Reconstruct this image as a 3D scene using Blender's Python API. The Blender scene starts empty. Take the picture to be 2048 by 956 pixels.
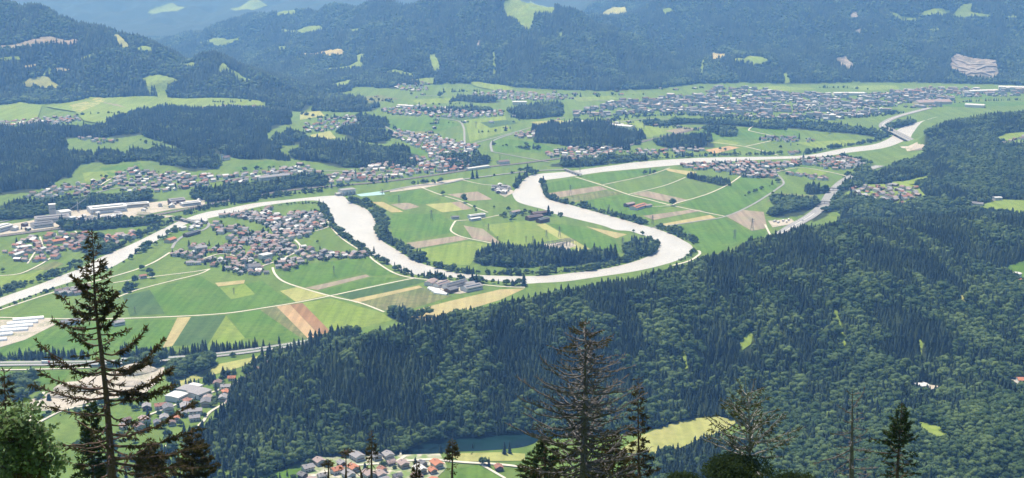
import bpy, bmesh, math, random
import numpy as np
from mathutils import Vector, Matrix
from mathutils.geometry import tessellate_polygon

random.seed(7)
rng = np.random.default_rng(7)
S = bpy.context.scene
COL = S.collection

# ------------------------------------------------------------------ camera model
F = 2472.0                      # focal length in pixels of the 2048 wide photograph
H = 570.0                       # height of the lookout above the valley floor
PITCH = math.atan(558.0 / F)
CP, SP = math.cos(PITCH), math.sin(PITCH)

def ray(px, py):
    u = (px - 1024.0) / F
    v = (478.0 - py) / F
    return u, CP + v * SP, -SP + v * CP

def at_depth(px, py, Y):
    u, dy, dz = ray(px, py)
    t = Y / dy
    return u * t, Y, H + dz * t

def project(X, Y, Z):
    X = np.asarray(X, float); Y = np.asarray(Y, float); Z = np.asarray(Z, float) - H
    d = Y * CP - Z * SP
    v = Y * SP + Z * CP
    d = np.where(d < 1, 1, d)
    return 1024 + F * X / d, 478 - F * v / d, d

# ------------------------------------------------------------------ terrain heights
ctrl = []
def cp(px, py, Y=None, dz=0.0, z=None):
    """A control point of the ground: seen at a pixel at distance Y, or at height z."""
    if Y is None:
        u, dy, dzr = ray(px, py)
        t = (z - H) / dzr
        ctrl.append((u * t, dy * t, z))
    else:
        X, Yw, Z = at_depth(px, py, Y)
        ctrl.append((X, Yw, Z + dz))
def wp(X, Y, z): ctrl.append((X, Y, z))

def dense(pts, n):
    """Points along a polyline, resampled."""
    pts = np.array(pts, float)
    seg = np.sqrt(((pts[1:, :2] - pts[:-1, :2]) ** 2).sum(1))
    s = np.concatenate([[0], np.cumsum(seg)])
    q = np.linspace(0, s[-1], n)
    return np.stack([np.interp(q, s, pts[:, k]) for k in range(pts.shape[1])], 1)

SPUR = [(300, 905, 1390), (400, 858, 1432), (452, 824, 1475), (480, 790, 1520), (545, 736, 1560), (600, 706, 1580), (680, 672, 1605), (780, 642, 1640), (920, 608, 1700),
        (1050, 578, 1770), (1220, 547, 1850), (1400, 508, 1960), (1480, 474, 2040), (1560, 446, 2110), (1660, 433, 2180),
        (1750, 425, 2240), (1900, 415, 2290), (2048, 429, 2260), (2300, 430, 2280)]
for x, y, Y in dense(SPUR, 22):
    cp(x, y, Y, dz=-22 if x > 480 else -16)
for x, y, Y in dense(SPUR, 22):
    if x < 1500: X_, Y_, _ = at_depth(x, y, Y + 150); wp(X_, Y_, 0); X_, Y_, _ = at_depth(x, y, Y + 260); wp(X_, Y_, 0)
    else: X_, Y_, _ = at_depth(x, y, Y + 210); wp(X_, Y_, float(np.interp(x, [1500, 1600, 1750, 1900, 2300], [0, 2, 18, 38, 46])))
for x, y in [(420, 900), (480, 948), (600, 925), (700, 912), (800, 900), (900, 882), (1040, 868), (1120, 872), (1290, 890),
             (1290, 868), (1360, 860), (1440, 838), (1400, 860), (250, 900), (250, 800), (350, 830), (390, 840), (420, 800), (470, 760), (520, 728), (380, 880), (100, 900), (100, 760), (-100, 900), (-100, 760),
             (650, 950), (800, 950), (950, 940), (1080, 930), (500, 985), (850, 985), (200, 985), (1040, 900), (960, 905)]:
    cp(x, y, z=0)
for x, y, z in [(1560, 815, 18), (1700, 800, 30), (1850, 782, 40), (2048, 762, 58), (2300, 750, 70)]:
    cp(x, y, z=z)
for x, y, Y in [(1700, 900, 1240), (2048, 835, 1290), (2048, 956, 1100), (1520, 956, 1195), (1310, 940, 1258), (1850, 860, 1275), (2300, 900, 1150), (1850, 956, 1130)]:
    cp(x, y, Y, dz=-12)
# behind the spur: plateau and second wooded hill at the right
for x, y, z in [(1560, 450, 0), (1620, 440, 0), (1650, 410, 2), (1690, 380, 8), (1740, 350, 2), (1700, 365, 4), (1850, 402, 36), (1740, 348, 0), (1980, 415, 40), (2048, 415, 44), (2300, 415, 50),
                (1780, 392, 28), (1830, 380, 36), (2048, 545, 70), (2000, 278, 74), (2048, 275, 80), (2300, 270, 90)]:
    cp(x, y, z=z)
for x, y, Y in [(1770, 335, 3150), (1810, 312, 3300), (1850, 285, 3480), (1855, 252, 3750), (1900, 236, 3850), (1960, 225, 3950), (2048, 217, 4000), (2300, 210, 4050)]:
    cp(x, y, Y, dz=-18)
for x, y in [(1850, 236), (1950, 212), (2048, 205), (2300, 200)]:
    cp(x, y, z=0)
for x, y, Y, z in [(1740, 348, 3420, 0), (1780, 330, 3400, 2), (1810, 312, 3520, 5), (1850, 285, 3720, 12), (1850, 252, 4020, 0), (1900, 236, 4180, 10), (1960, 225, 4300, 10), (2048, 217, 4350, 10)]:
    X_, Y_, _ = at_depth(x, y, Y); wp(X_, Y_, z)
for x, y in [(1740, 292), (1780, 280), (1800, 284), (1800, 270), (1822, 268), (1830, 258), (1840, 246), (1860, 236), (1820, 240), (1810, 296), (1760, 300), (1720, 320)]: cp(x, y, z=0)
# the valley floor
for x in range(-300, 2400, 150):
    for y in (600, 560, 520, 480, 440, 400, 360, 320, 290, 262, 240, 222, 205, 192):
        if x < 540 and y < 392: continue
        if x > 1480 and y > 400: continue
        if x > 1700 and y > 240: continue
        if x > 1000 and y > 530: continue
        if x > 640 and x < 1000 and y > 600: continue
        cp(x, y, z=0)
for x in range(-300, 560, 120):
    for y in (640, 690, 730): 
        cp(x, y, z=0)
cp(650, 640, z=0); cp(740, 625, z=0)
# wooded terrace at the left
for x, y, z in [(-300, 400, 0), (0, 400, 0), (200, 395, 0), (400, 375, 0), (540, 350, 0), (0, 340, 14), (-300, 330, 14), (150, 330, 12), (300, 300, 16), (450, 300, 14), (560, 290, 8),
                (0, 270, 30), (-300, 270, 30), (200, 260, 30), (350, 245, 32), (480, 235, 28), (580, 240, 14), (100, 240, 26), (300, 215, 40), (0, 220, 44), (-300, 215, 48), (450, 208, 36), (600, 206, 20), (680, 216, 6)]:
    cp(x, y, z=z)
# left hill
for x, y, Y in dense([(-320, -40, 6300), (-100, -10, 6250), (40, 8, 6200), (130, 28, 6120), (220, 60, 6020), (300, 88, 5880), (420, 126, 5680), (500, 146, 5500), (560, 160, 5350), (620, 175, 5150), (680, 190, 5000), (740, 207, 4920)], 20):
    Y = 4900 + (Y - 4900) * .5
    cp(x, y, Y, dz=-14)
for x, y, Y in dense([(-320, 60, 7600), (100, 90, 7400), (400, 140, 7000), (650, 175, 6400)], 8):
    X, Yw, z = at_depth(x, y, Y - 900); wp(X, Yw, 20)
for x, y, Y in [(-200, 100, 5500), (50, 110, 5430), (200, 130, 5350), (350, 150, 5270), (500, 172, 5180), (-200, 170, 5020), (60, 178, 5000), (220, 182, 4990), (380, 188, 4980)]:
    Y = 4860 + (Y - 4900) * .5
    cp(x, y, Y, dz=-10)
# central mountain
for x, y, Y in dense([(330, 88, 8900), (450, 48, 8700), (560, 22, 8350), (660, 12, 7900), (760, 9, 7450), (860, 5, 7050), (950, 0, 6900), (1020, -6, 6800), (1070, -4, 6750), (1120, 10, 6700), (1180, 30, 6620), (1250, 60, 6500), (1320, 95, 6350), (1390, 138, 6150)], 22):
    cp(x, y, Y, dz=-16)
for x, y, z in [(560, 150, 6), (640, 168, 4), (720, 178, 3), (800, 176, 3), (870, 172, 3), (950, 170, 3), (1020, 178, 3), (1100, 184, 3), (1180, 186, 3), (1260, 184, 3), (1350, 178, 3), (1420, 172, 3), (460, 120, 8)]:
    cp(x, y, z=z)
for x, y, Y in [(700, 110, 6500), (850, 100, 6250), (1000, 100, 6080), (1150, 110, 5950), (1260, 125, 5900), (700, 60, 6950), (850, 55, 6650), (1000, 50, 6450), (1120, 60, 6320), (560, 90, 7400)]:
    cp(x, y, Y, dz=-14)
for x, y, Y, z in [(1180, 30, 7150, 130), (1250, 60, 7000, 90), (1320, 95, 6800, 45), (1390, 138, 6550, 20)]:
    X_, Y_, _ = at_depth(x, y, Y); wp(X_, Y_, z)
for x, Y in [(400, 10000), (700, 9500), (1000, 8600), (1150, 8300), (1250, 8000)]:
    wp((x - 1024) / F * Y, Y, 60)
# right mountain
for x, y, Y in dense([(1215, 32, 7900), (1260, 14, 7900), (1310, -10, 7900), (1420, -60, 8000), (1600, -130, 8200), (2000, -180, 8300), (2400, -200, 8300)], 12):
    cp(x, y, Y)
for x, y, z in [(1500, 168, 3), (1580, 170, 3), (1700, 166, 3), (1820, 168, 3), (1920, 172, 3), (2048, 176, 3), (2300, 176, 3)]:
    cp(x, y, z=z)
for x, y, Y in [(1480, 110, 6150), (1600, 110, 6150), (1750, 110, 6200), (1900, 110, 6200), (2048, 112, 6200), (2300, 112, 6200), (1420, 60, 6900), (1600, 40, 6900), (1850, 38, 6850), (2048, 36, 6850), (2300, 36, 6850)]:
    cp(x, y, Y, dz=-10)
# far ranges
for x in range(-500, 2700, 320):
    wp((x - 1024) / F * 10200, 10200, 15 if x < 1200 else 900)
    wp((x - 1024) / F * 12000, 12000, 380 + 60 * math.sin(x * .011))
    wp((x - 1024) / F * 14500, 14500, 1150 + 120 * math.sin(x * .007))
    wp((x - 1024) / F * 17000, 17000, 1300)
# the slope under the lookout
for X in (-1500, -900, -500, -250, 0, 250, 500, 900, 1500):
    wp(X, -400, 790); wp(X, -150, 655); wp(X, 0, 567.6); wp(X, 120, 492); wp(X, 300, 384); wp(X, 500, 268); wp(X, 750, 140)
    wp(X, 1000, 45 if X < 100 else 70); wp(X, 1150, 6 if X < 60 else 30)

C = np.array(ctrl)
d = np.sqrt(((C[:, None, :2] - C[None, :, :2]) ** 2).sum(2))
W = np.linalg.solve(d + np.eye(len(C)) * 1.0, C[:, 2])

waves = [(2 * math.pi / L * math.cos(a), 2 * math.pi / L * math.sin(a), ph, L) for L, a, ph in
         [(Lq * random.uniform(.8, 1.25), random.uniform(0, 6.3), random.uniform(0, 6.3)) for Lq in [900] * 5 + [430] * 7 + [240] * 6 + [190] * 8 + [85] * 8]]
def height_exact(X, Y):
    shp = X.shape
    X = X.ravel(); Y = Y.ravel(); out = np.zeros(len(X))
    for i in range(0, len(X), 20000):
        q = np.sqrt((X[i:i + 20000, None] - C[None, :, 0]) ** 2 + (Y[i:i + 20000, None] - C[None, :, 1]) ** 2)
        out[i:i + 20000] = q @ W
    h = np.maximum(0, out - 3.0)
    gul = np.zeros(len(X))
    for kx, ky, ph, a_ in [(2 * math.pi / 620, 2 * math.pi / 2600, .3, 17), (2 * math.pi / 410, -2 * math.pi / 1900, 1.7, 12), (2 * math.pi / 250, 2 * math.pi / 1100, 4.1, 8)]:
        gul += (np.abs(np.sin(.5 * (kx * X + ky * Y + ph + .8 * np.sin(Y / 330 + X / 500)))) - .64) * a_ * 1.9
    n = np.zeros(len(X))
    for kx, ky, ph, L in waves:
        n += np.sin(kx * X + ky * Y + ph) * (L ** .9) * .016
    amp = np.clip(h / 60, 0, 1) * np.clip((Y - 700) / 500, 0, 1) * np.where(Y > 4900, 1.0, .22)
    return np.maximum(0, h + n * amp + gul * np.clip((Y - 4800) / 500, 0, 1) * np.clip((h - 8) / 70, 0, 1)).reshape(shp)

OY = 420.0
NA, NY = 560, 620
AS = np.linspace(-.66, .66, NA)
YS = np.concatenate([np.linspace(-395, 900, 70), 900 * (17000 / 900) ** np.linspace(0, 1, NY - 69)[1:]])
GX = AS[None, :] * (YS[:, None] + OY)
GY = np.repeat(YS[:, None], NA, 1)
GZ = height_exact(GX, GY)

def height(X, Y):
    X = np.asarray(X, float); Y = np.asarray(Y, float)
    a = np.clip((X / (Y + OY) - AS[0]) / (AS[1] - AS[0]), 0, NA - 1.001)
    j = np.interp(Y, YS, np.arange(NY)); j = np.clip(j, 0, NY - 1.001)
    ai = a.astype(int); ji = j.astype(int); fa = a - ai; fj = j - ji
    return (GZ[ji, ai] * (1 - fa) * (1 - fj) + GZ[ji, ai + 1] * fa * (1 - fj) + GZ[ji + 1, ai] * (1 - fa) * fj + GZ[ji + 1, ai + 1] * fa * fj)

RY = np.concatenate([np.linspace(60, 900, 60), 900 * (16500 / 900) ** np.linspace(0, 1, 2200)])
def hit(px, py):
    """Where the line of sight through a pixel meets the ground."""
    u, dy, dz = ray(px, py)
    t = RY / dy
    z = H + dz * t - height(u * t, RY)
    k = np.argmax(z < 0)
    if k == 0: k = len(RY) - 1
    f = z[k - 1] / (z[k - 1] - z[k] + 1e-9)
    Y = RY[k - 1] + (RY[k] - RY[k - 1]) * min(max(f, 0), 1)
    return u * Y / dy, Y
def hits(poly): return np.array([hit(*p) for p in poly])
def seen(X, Y, Z):
    """Whether the terrain leaves a point in view of the lookout."""
    s = np.linspace(.12, .985, 60)
    g = height(X[:, None] * s, Y[:, None] * s)
    return (H + (Z[:, None] - H) * s - g > 0).all(1)

def inside(poly, X, Y):
    poly = np.asarray(poly); r = np.zeros(len(X), bool)
    x0, y0 = poly[-1]
    for x1, y1 in poly:
        c = ((y1 > Y) != (y0 > Y)) & (X < (x0 - x1) * (Y - y1) / (y0 - y1 + 1e-12) + x1)
        r ^= c; x0, y0 = x1, y1
    return r

# ------------------------------------------------------------------ materials
def mat(name, color, rough=.85, spec=.25, noise=None, bump=None, tint=None, metal=0.0, transl=None):
    """noise=(scale, second colour, [detail]); tint=colour at tint 1 of the 'tint' attribute."""
    K = .76; sc_ = lambda c: tuple(x * K for x in c)
    color = sc_(color); tint = sc_(tint) if tint else None; noise = [(a_, sc_(c_), l_, h_) for a_, c_, l_, h_ in (noise or [])]
    m = bpy.data.materials.new(name); m.use_nodes = True
    nt = m.node_tree; b = nt.nodes['Principled BSDF']
    b.inputs['Roughness'].default_value = rough; b.inputs['Specular IOR Level'].default_value = spec
    b.inputs['Metallic'].default_value = metal
    c4 = lambda c: (c[0], c[1], c[2], 1)
    rgb = nt.nodes.new('ShaderNodeRGB'); rgb.outputs[0].default_value = c4(color); out = rgb.outputs[0]
    def mixer(a, bcol, fac):
        mx = nt.nodes.new('ShaderNodeMix'); mx.data_type = 'RGBA'
        nt.links.new(fac, mx.inputs[0]); nt.links.new(a, mx.inputs[6])
        if isinstance(bcol, tuple): mx.inputs[7].default_value = c4(bcol)
        else: nt.links.new(bcol, mx.inputs[7])
        return mx.outputs[2]
    geo = nt.nodes.new('ShaderNodeNewGeometry')
    if tint:
        at = nt.nodes.new('ShaderNodeAttribute'); at.attribute_name = 'tint'
        out = mixer(out, tint, at.outputs['Fac'])
    for sc, c2, lo, hi in (noise or []):
        tx = nt.nodes.new('ShaderNodeTexNoise'); tx.inputs['Scale'].default_value = sc; tx.inputs['Detail'].default_value = 4
        nt.links.new(geo.outputs['Position'], tx.inputs['Vector'])
        rm = nt.nodes.new('ShaderNodeMapRange'); rm.inputs[1].default_value = lo; rm.inputs[2].default_value = hi
        nt.links.new(tx.outputs['Fac'], rm.inputs[0])
        out = mixer(out, c2, rm.outputs[0])
    nt.links.new(out, b.inputs['Base Color'])
    if bump:
        tx = nt.nodes.new('ShaderNodeTexNoise'); tx.inputs['Scale'].default_value = bump[0]; tx.inputs['Detail'].default_value = 5
        nt.links.new(geo.outputs['Position'], tx.inputs['Vector'])
        bp = nt.nodes.new('ShaderNodeBump'); bp.inputs['Distance'].default_value = bump[1]; bp.inputs['Strength'].default_value = 1
        nt.links.new(tx.outputs['Fac'], bp.inputs['Height']); nt.links.new(bp.outputs[0], b.inputs['Normal'])
    if transl:
        tr = nt.nodes.new('ShaderNodeBsdfTranslucent'); nt.links.new(out, tr.inputs[0])
        ms = nt.nodes.new('ShaderNodeMixShader'); ms.inputs[0].default_value = transl
        nt.links.new(b.outputs[0], ms.inputs[1]); nt.links.new(tr.outputs[0], ms.inputs[2])
        nt.links.new(ms.outputs[0], nt.nodes['Material Output'].inputs[0])
    return m

def field_mat(name, color, color2, ang=0.0, stripe=.09, amount=.35, patch=None):
    """A field: patchy noise and faint working stripes in one direction."""
    m = mat(name, color, .95, .1, noise=[(.012, color2, .35, .7), (.09, tuple(c * .82 for c in color), .45, .75)] + ([patch] if patch else []))
    nt = m.node_tree; b = nt.nodes['Principled BSDF']
    src = b.inputs['Base Color'].links[0].from_socket
    geo = nt.nodes['Geometry'] if 'Geometry' in nt.nodes else nt.nodes.new('ShaderNodeNewGeometry')
    mp = nt.nodes.new('ShaderNodeMapping'); mp.inputs['Rotation'].default_value = (0, 0, ang)
    mp.inputs['Scale'].default_value = (1, .03, 1)
    nt.links.new(geo.outputs['Position'], mp.inputs[0])
    tx = nt.nodes.new('ShaderNodeTexNoise'); tx.inputs['Scale'].default_value = stripe; tx.inputs['Detail'].default_value = 2
    nt.links.new(mp.outputs[0], tx.inputs['Vector'])
    rm = nt.nodes.new('ShaderNodeMapRange'); rm.inputs[1].default_value = .42; rm.inputs[2].default_value = .58
    rm.inputs[3].default_value = 1 - amount * .5; rm.inputs[4].default_value = 1 + amount * .5
    nt.links.new(tx.outputs['Fac'], rm.inputs[0])
    vm = nt.nodes.new('ShaderNodeVectorMath'); vm.operation = 'SCALE'
    nt.links.new(src, vm.inputs[0]); nt.links.new(rm.outputs[0], vm.inputs['Scale'])
    nt.links.new(vm.outputs[0], b.inputs['Base Color'])
    return m

M = {}
M['grass'] = field_mat('valley grass', (.108, .178, .03), (.14, .2, .042), .5, .05, .18)
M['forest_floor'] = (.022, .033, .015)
M['g1'] = field_mat('meadow green', (.078, .162, .018), (.115, .19, .03), .6, .08, .22)
M['g2'] = field_mat('light meadow', (.165, .24, .036), (.205, .262, .055), -.5, .08, .2)
M['g3'] = field_mat('dark crop green', (.06, .115, .032), (.08, .13, .04), .25, .1, .2)
M['g4'] = field_mat('young maize', (.135, .165, .055), (.20, .19, .085), -.6, .12, .35)
M['wheat'] = field_mat('ripening grain', (.40, .33, .16), (.34, .32, .14), .4, .07, .15)
M['yellow'] = field_mat('yellowing grass', (.30, .32, .10), (.36, .34, .13), .4, .07, .15)
M['soil'] = field_mat('bare soil', (.30, .235, .18), (.25, .24, .15), .3, .1, .25)
M['brown'] = field_mat('ploughed brown soil', (.30, .17, .085), (.24, .15, .075), .8, .1, .25)
M['tan'] = field_mat('tan stubble', (.45, .30, .16), (.38, .28, .15), .8, .1, .2)
M['water'] = mat('silty river water', (.46, .44, .405), .40, .3, noise=[(.02, (.52, .495, .455), .4, .7), (.11, (.40, .385, .36), .5, .75)], bump=(.25, .10))
M['lake'] = mat('dark lake water', (.004, .013, .018), .25, .02, noise=[(.015, (.008, .03, .027), .4, .7)], bump=(.6, .02))
M['pool'] = mat('turquoise basin water', (.35, .55, .50), .2, .4)
M['road'] = mat('pale lane', (.62, .58, .48), .95, .1, noise=[(.05, (.5, .48, .40), .4, .7)])
M['asphalt'] = mat('worn asphalt', (.29, .29, .29), .9, .2, noise=[(.03, (.23, .23, .23), .4, .7)])
M['rail'] = mat('railway ballast', (.13, .115, .105), .95, .1, noise=[(.2, (.20, .18, .16), .45, .7)])
M['steel'] = mat('rail steel', (.45, .42, .40), .4, .5, metal=.8)
M['gravel'] = mat('gravel yard', (.43, .385, .32), .95, .1, noise=[(.03, (.25, .25, .16), .5, .68), (.2, (.52, .47, .41), .5, .7)])
M['rock'] = mat('quarry rock', (.27, .235, .215), .95, .1, noise=[(.02, (.15, .145, .13), .42, .58), (.05, (.36, .32, .29), .5, .65)])
M['ledge'] = mat('quarry ledge', (.33, .30, .275), .95, .1, noise=[(.05, (.25, .23, .21), .4, .65)])
M['concrete'] = mat('concrete', (.5, .49, .47), .9, .2, noise=[(.1, (.4, .4, .39), .4, .7)])
M['spruce'] = mat('spruce needles', (.014, .030, .021), .85, .1, tint=(.055, .085, .042), transl=.1)
M['leaf'] = mat('broad leaves', (.045, .085, .03), .85, .1, tint=(.13, .19, .065), transl=.2)
M['bark'] = mat('bark', (.10, .075, .058), .95, .1)
M['wall_w'] = mat('white plaster', (.78, .75, .70), .9, .2, noise=[(.3, (.68, .65, .6), .5, .8)])
M['wall_c'] = mat('cream plaster', (.68, .58, .42), .9, .2, noise=[(.3, (.6, .5, .38), .5, .8)])
M['wall_b'] = mat('dark timber', (.16, .095, .06), .85, .2, noise=[(.5, (.22, .13, .08), .4, .7)])
ROOFS = [('terracotta', mat('terracotta tiles', (.33, .155, .105), .85, .2, noise=[(.6, (.26, .13, .1), .4, .7)])),
         ('orange', mat('orange tiles', (.47, .19, .105), .85, .2, noise=[(.6, (.38, .17, .1), .4, .7)])),
         ('brown', mat('brown tiles', (.19, .13, .115), .85, .2, noise=[(.6, (.24, .17, .15), .4, .7)])),
         ('dark grey', mat('dark grey tiles', (.13, .13, .145), .75, .3, noise=[(.6, (.18, .18, .19), .4, .7)])),
         ('grey', mat('grey tiles', (.30, .285, .29), .8, .25, noise=[(.6, (.24, .23, .24), .4, .7)])),
         ('pale grey', mat('pale sheet roof', (.58, .57, .56), .6, .35, noise=[(.3, (.5, .5, .5), .4, .7)])),
         ('faded pink', mat('faded pink tiles', (.35, .27, .25), .85, .2, noise=[(.6, (.29, .23, .22), .4, .7)]))]
M['win'] = mat('window glass', (.03, .04, .05), .15, .5)
M['wood'] = mat('weathered timber', (.30, .2, .12), .85, .2)
M['pylon'] = mat('galvanised steel', (.20, .21, .22), .6, .4, metal=.3)
M['poly'] = mat('greenhouse film', (.80, .82, .82), .5, .4)
M['truck_r'] = mat('red paint', (.55, .08, .05), .4, .5)
M['truck_w'] = mat('white paint', (.78, .78, .77), .4, .5)
M['car_b'] = mat('dark blue paint', (.06, .09, .16), .35, .5)
M['tyre'] = mat('rubber', (.03, .03, .03), .9, .2)
M['solar'] = mat('solar glass', (.04, .05, .09), .2, .5)

# ------------------------------------------------------------------ mesh helpers
def add(name, me, parent=None, loc=None, **props):
    o = bpy.data.objects.new(name, me); COL.objects.link(o)
    if parent: o.parent = parent
    if loc is not None: o.location = loc
    for k, v in props.items(): o[k] = v
    return o
def empty(name, loc, rz=0, **props):
    o = bpy.data.objects.new(name, None); COL.objects.link(o); o.location = loc; o.rotation_euler = (0, 0, rz)
    for k, v in props.items(): o[k] = v
    return o

class MB:
    """Collects boxes, prisms, beams and tubes into one mesh."""
    def __init__(s): s.v = []; s.f = []; s.m = []
    def poly(s, pts, faces, mi=0):
        b = len(s.v); s.v += [tuple(p) for p in pts]
        for f in faces: s.f.append([b + i for i in f]); s.m.append(mi)
    def box(s, c, sz, mi=0, rz=0.0):
        cx, cy, cz = c; a, b, h = sz[0] / 2, sz[1] / 2, sz[2] / 2; k, q = math.cos(rz), math.sin(rz)
        P = [(cx + x * k - y * q, cy + x * q + y * k, cz + z) for z in (-h, h) for x, y in ((-a, -b), (a, -b), (a, b), (-a, b))]
        s.poly(P, [(3, 2, 1, 0), (4, 5, 6, 7), (0, 1, 5, 4), (1, 2, 6, 5), (2, 3, 7, 6), (3, 0, 4, 7)], mi)
    def tube(s, pts, rad, n=5, mi=0, cap=True):
        pts = [Vector(p) for p in pts]; rings = []
        for i, p in enumerate(pts):
            t = (pts[min(i + 1, len(pts) - 1)] - pts[max(i - 1, 0)]).normalized()
            a = t.cross(Vector((0, 0, 1)) if abs(t.z) < .95 else Vector((1, 0, 0))).normalized(); b = t.cross(a)
            r = rad[i] if hasattr(rad, '__len__') else rad
            rings.append([p + (a * math.cos(2 * math.pi * k / n) + b * math.sin(2 * math.pi * k / n)) * r for k in range(n)])
        P = [q for rr in rings for q in rr]; fs = []
        for i in range(len(pts) - 1):
            for k in range(n):
                fs.append((i * n + k, i * n + (k + 1) % n, (i + 1) * n + (k + 1) % n, (i + 1) * n + k))
        if cap: fs += [tuple(range(n))[::-1], tuple((len(pts) - 1) * n + k for k in range(n))]
        s.poly(P, fs, mi)
    def mesh(s, name, mats):
        me = bpy.data.meshes.new(name); me.from_pydata(s.v, [], s.f)
        for m in mats: me.materials.append(m)
        if len(mats) > 1: me.polygons.foreach_set('material_index', s.m)
        me.update(); return me

def np_mesh(name, V, T, mats, mi=None, tint=None):
    """A triangle mesh straight from arrays."""
    me = bpy.data.meshes.new(name)
    me.vertices.add(len(V)); me.vertices.foreach_set('co', np.ascontiguousarray(V, np.float32).ravel())
    n = len(T)
    me.loops.add(n * 3); me.loops.foreach_set('vertex_index', np.ascontiguousarray(T, np.int32).ravel())
    me.polygons.add(n); me.polygons.foreach_set('loop_start', np.arange(0, n * 3, 3, dtype=np.int32))
    me.polygons.foreach_set('loop_total', np.full(n, 3, np.int32))
    for m in mats: me.materials.append(m)
    if mi is not None: me.polygons.foreach_set('material_index', np.ascontiguousarray(mi, np.int32))
    if tint is not None:
        a = me.attributes.new('tint', 'FLOAT', 'POINT'); a.data.foreach_set('value', np.ascontiguousarray(tint, np.float32))
    me.update(calc_edges=True)
    return me

def replicate(tv, tt, X, Y, Z, sx, sz, rot):
    """Copies of one template at many places: vertices, triangles."""
    n, k = len(X), len(tv)
    c, s = np.cos(rot)[:, None], np.sin(rot)[:, None]
    V = np.empty((n, k, 3))
    V[:, :, 0] = (tv[None, :, 0] * c - tv[None, :, 1] * s) * sx[:, None] + X[:, None]
    V[:, :, 1] = (tv[None, :, 0] * s + tv[None, :, 1] * c) * sx[:, None] + Y[:, None]
    V[:, :, 2] = tv[None, :, 2] * sz[:, None] + Z[:, None]
    T = tt[None] + (np.arange(n) * k)[:, None, None]
    return V.reshape(-1, 3), T.reshape(-1, 3)

# ------------------------------------------------------------------ setting: terrain
def draped(name, poly_xy, m, off, maxlen=None, **props):
    """A ground patch lying on the terrain."""
    bm = bmesh.new()
    vs = [bm.verts.new((x, y, 0)) for x, y in poly_xy]
    tri = tessellate_polygon([[Vector((x, y, 0)) for x, y in poly_xy]])
    for t in tri:
        try: bm.faces.new([vs[i] for i in t])
        except ValueError: pass
    if maxlen:
        for _ in range(7):
            es = [e for e in bm.edges if e.calc_length() > maxlen]
            if not es: break
            bmesh.ops.subdivide_edges(bm, edges=es, cuts=1)
            bmesh.ops.triangulate(bm, faces=[f for f in bm.faces if len(f.verts) > 3])
    co = np.array([v.co[:] for v in bm.verts])
    hz = height(co[:, 0], co[:, 1])
    for v, z in zip(bm.verts, hz): v.co.z = z + off
    bmesh.ops.recalc_face_normals(bm, faces=bm.faces)
    me = bpy.data.meshes.new(name); bm.to_mesh(me); bm.free()
    if len(me.polygons) and sum(p.normal.z for p in me.polygons) < 0: me.flip_normals()
    me.materials.append(m)
    return add(name, me, kind='structure', **props)

def smooth(pts, step=12.0, closed=False):
    pts = np.asarray(pts, float); n = len(pts); out = []
    for i in range(n if closed else n - 1):
        if closed: p0, p1, p2, p3 = pts[i - 1], pts[i], pts[(i + 1) % n], pts[(i + 2) % n]
        else: p0, p1, p2, p3 = pts[max(i - 1, 0)], pts[i], pts[i + 1], pts[min(i + 2, n - 1)]
        k = max(1, int(np.linalg.norm(p2 - p1) / step))
        for q in range(k):
            t = q / k
            out.append(.5 * ((2 * p1) + (p2 - p0) * t + (2 * p0 - 5 * p1 + 4 * p2 - p3) * t * t + (3 * p1 - p0 - 3 * p2 + p3) * t ** 3))
    if not closed: out.append(pts[-1])
    return np.array(out)

RZ = [0]
def road(name, px, width, m, off=None, kerb=True, world=None, lines=None, curve=True):
    P = hits(px) if world is None else np.asarray(world, float)
    if curve: P = smooth(P, 10)
    T = np.gradient(P, axis=0); T /= np.linalg.norm(T, axis=1)[:, None] + 1e-9
    N = np.stack([-T[:, 1], T[:, 0]], 1)
    RZ[0] += 1
    z0 = .40 + .02 * RZ[0] if off is None else off
    def ribbon(nm, a, b, mm, dz):
        L, R = P + N * a, P + N * b
        V = np.concatenate([np.c_[L, height(L[:, 0], L[:, 1]) + dz], np.c_[R, height(R[:, 0], R[:, 1]) + dz]])
        n = len(P); i = np.arange(n - 1)
        T1 = np.concatenate([np.stack([i, i + n, i + 1], 1), np.stack([i + 1, i + n, i + n + 1], 1)])
        me = np_mesh(nm, V, T1[:, ::-1] if a < b else T1, [mm])
        if sum(p.normal.z for p in me.polygons) < 0: me.flip_normals()
        return me
    o = add(name, ribbon(name, width / 2, -width / 2, m, z0), kind='structure')
    for nm, a, b, mm in (lines or []):
        add(nm, ribbon(nm, a, b, mm, z0 + .008), parent=o)
    return P

# ------------------------------------------------------------------ photograph layout (pixels of the lookout view)
RIV_L = [(-260, 690), (-120, 640), (0, 596), (75, 570), (120, 552), (162, 536), (205, 513), (262, 489), (305, 468), (352, 445), (372, 437), (410, 425), (450, 418), (505, 407), (570, 400),
         (640, 393), (684, 392), (701, 405), (725, 414), (739, 424), (751, 441), (752, 465), (766, 483), (794, 500), (828, 521), (873, 536), (922, 547), (1011, 552), (1096, 551), (1150, 545),
         (1205, 538), (1259, 526), (1300, 511), (1316, 498), (1316, 487), (1303, 476), (1281, 469), (1259, 462), (1232, 460), (1205, 451), (1164, 441), (1123, 431), (1104, 426), (1088, 419),
         (1050, 409), (1033, 402), (1025, 389), (1027, 383), (1039, 370), (1050, 358), (1069, 349), (1134, 343), (1178, 337), (1232, 330), (1267, 325), (1341, 319), (1420, 315), (1557, 313),
         (1604, 311), (1636, 307), (1692, 296), (1750, 288), (1782, 274), (1791, 262), (1820, 249), (1860, 238)]
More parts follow.
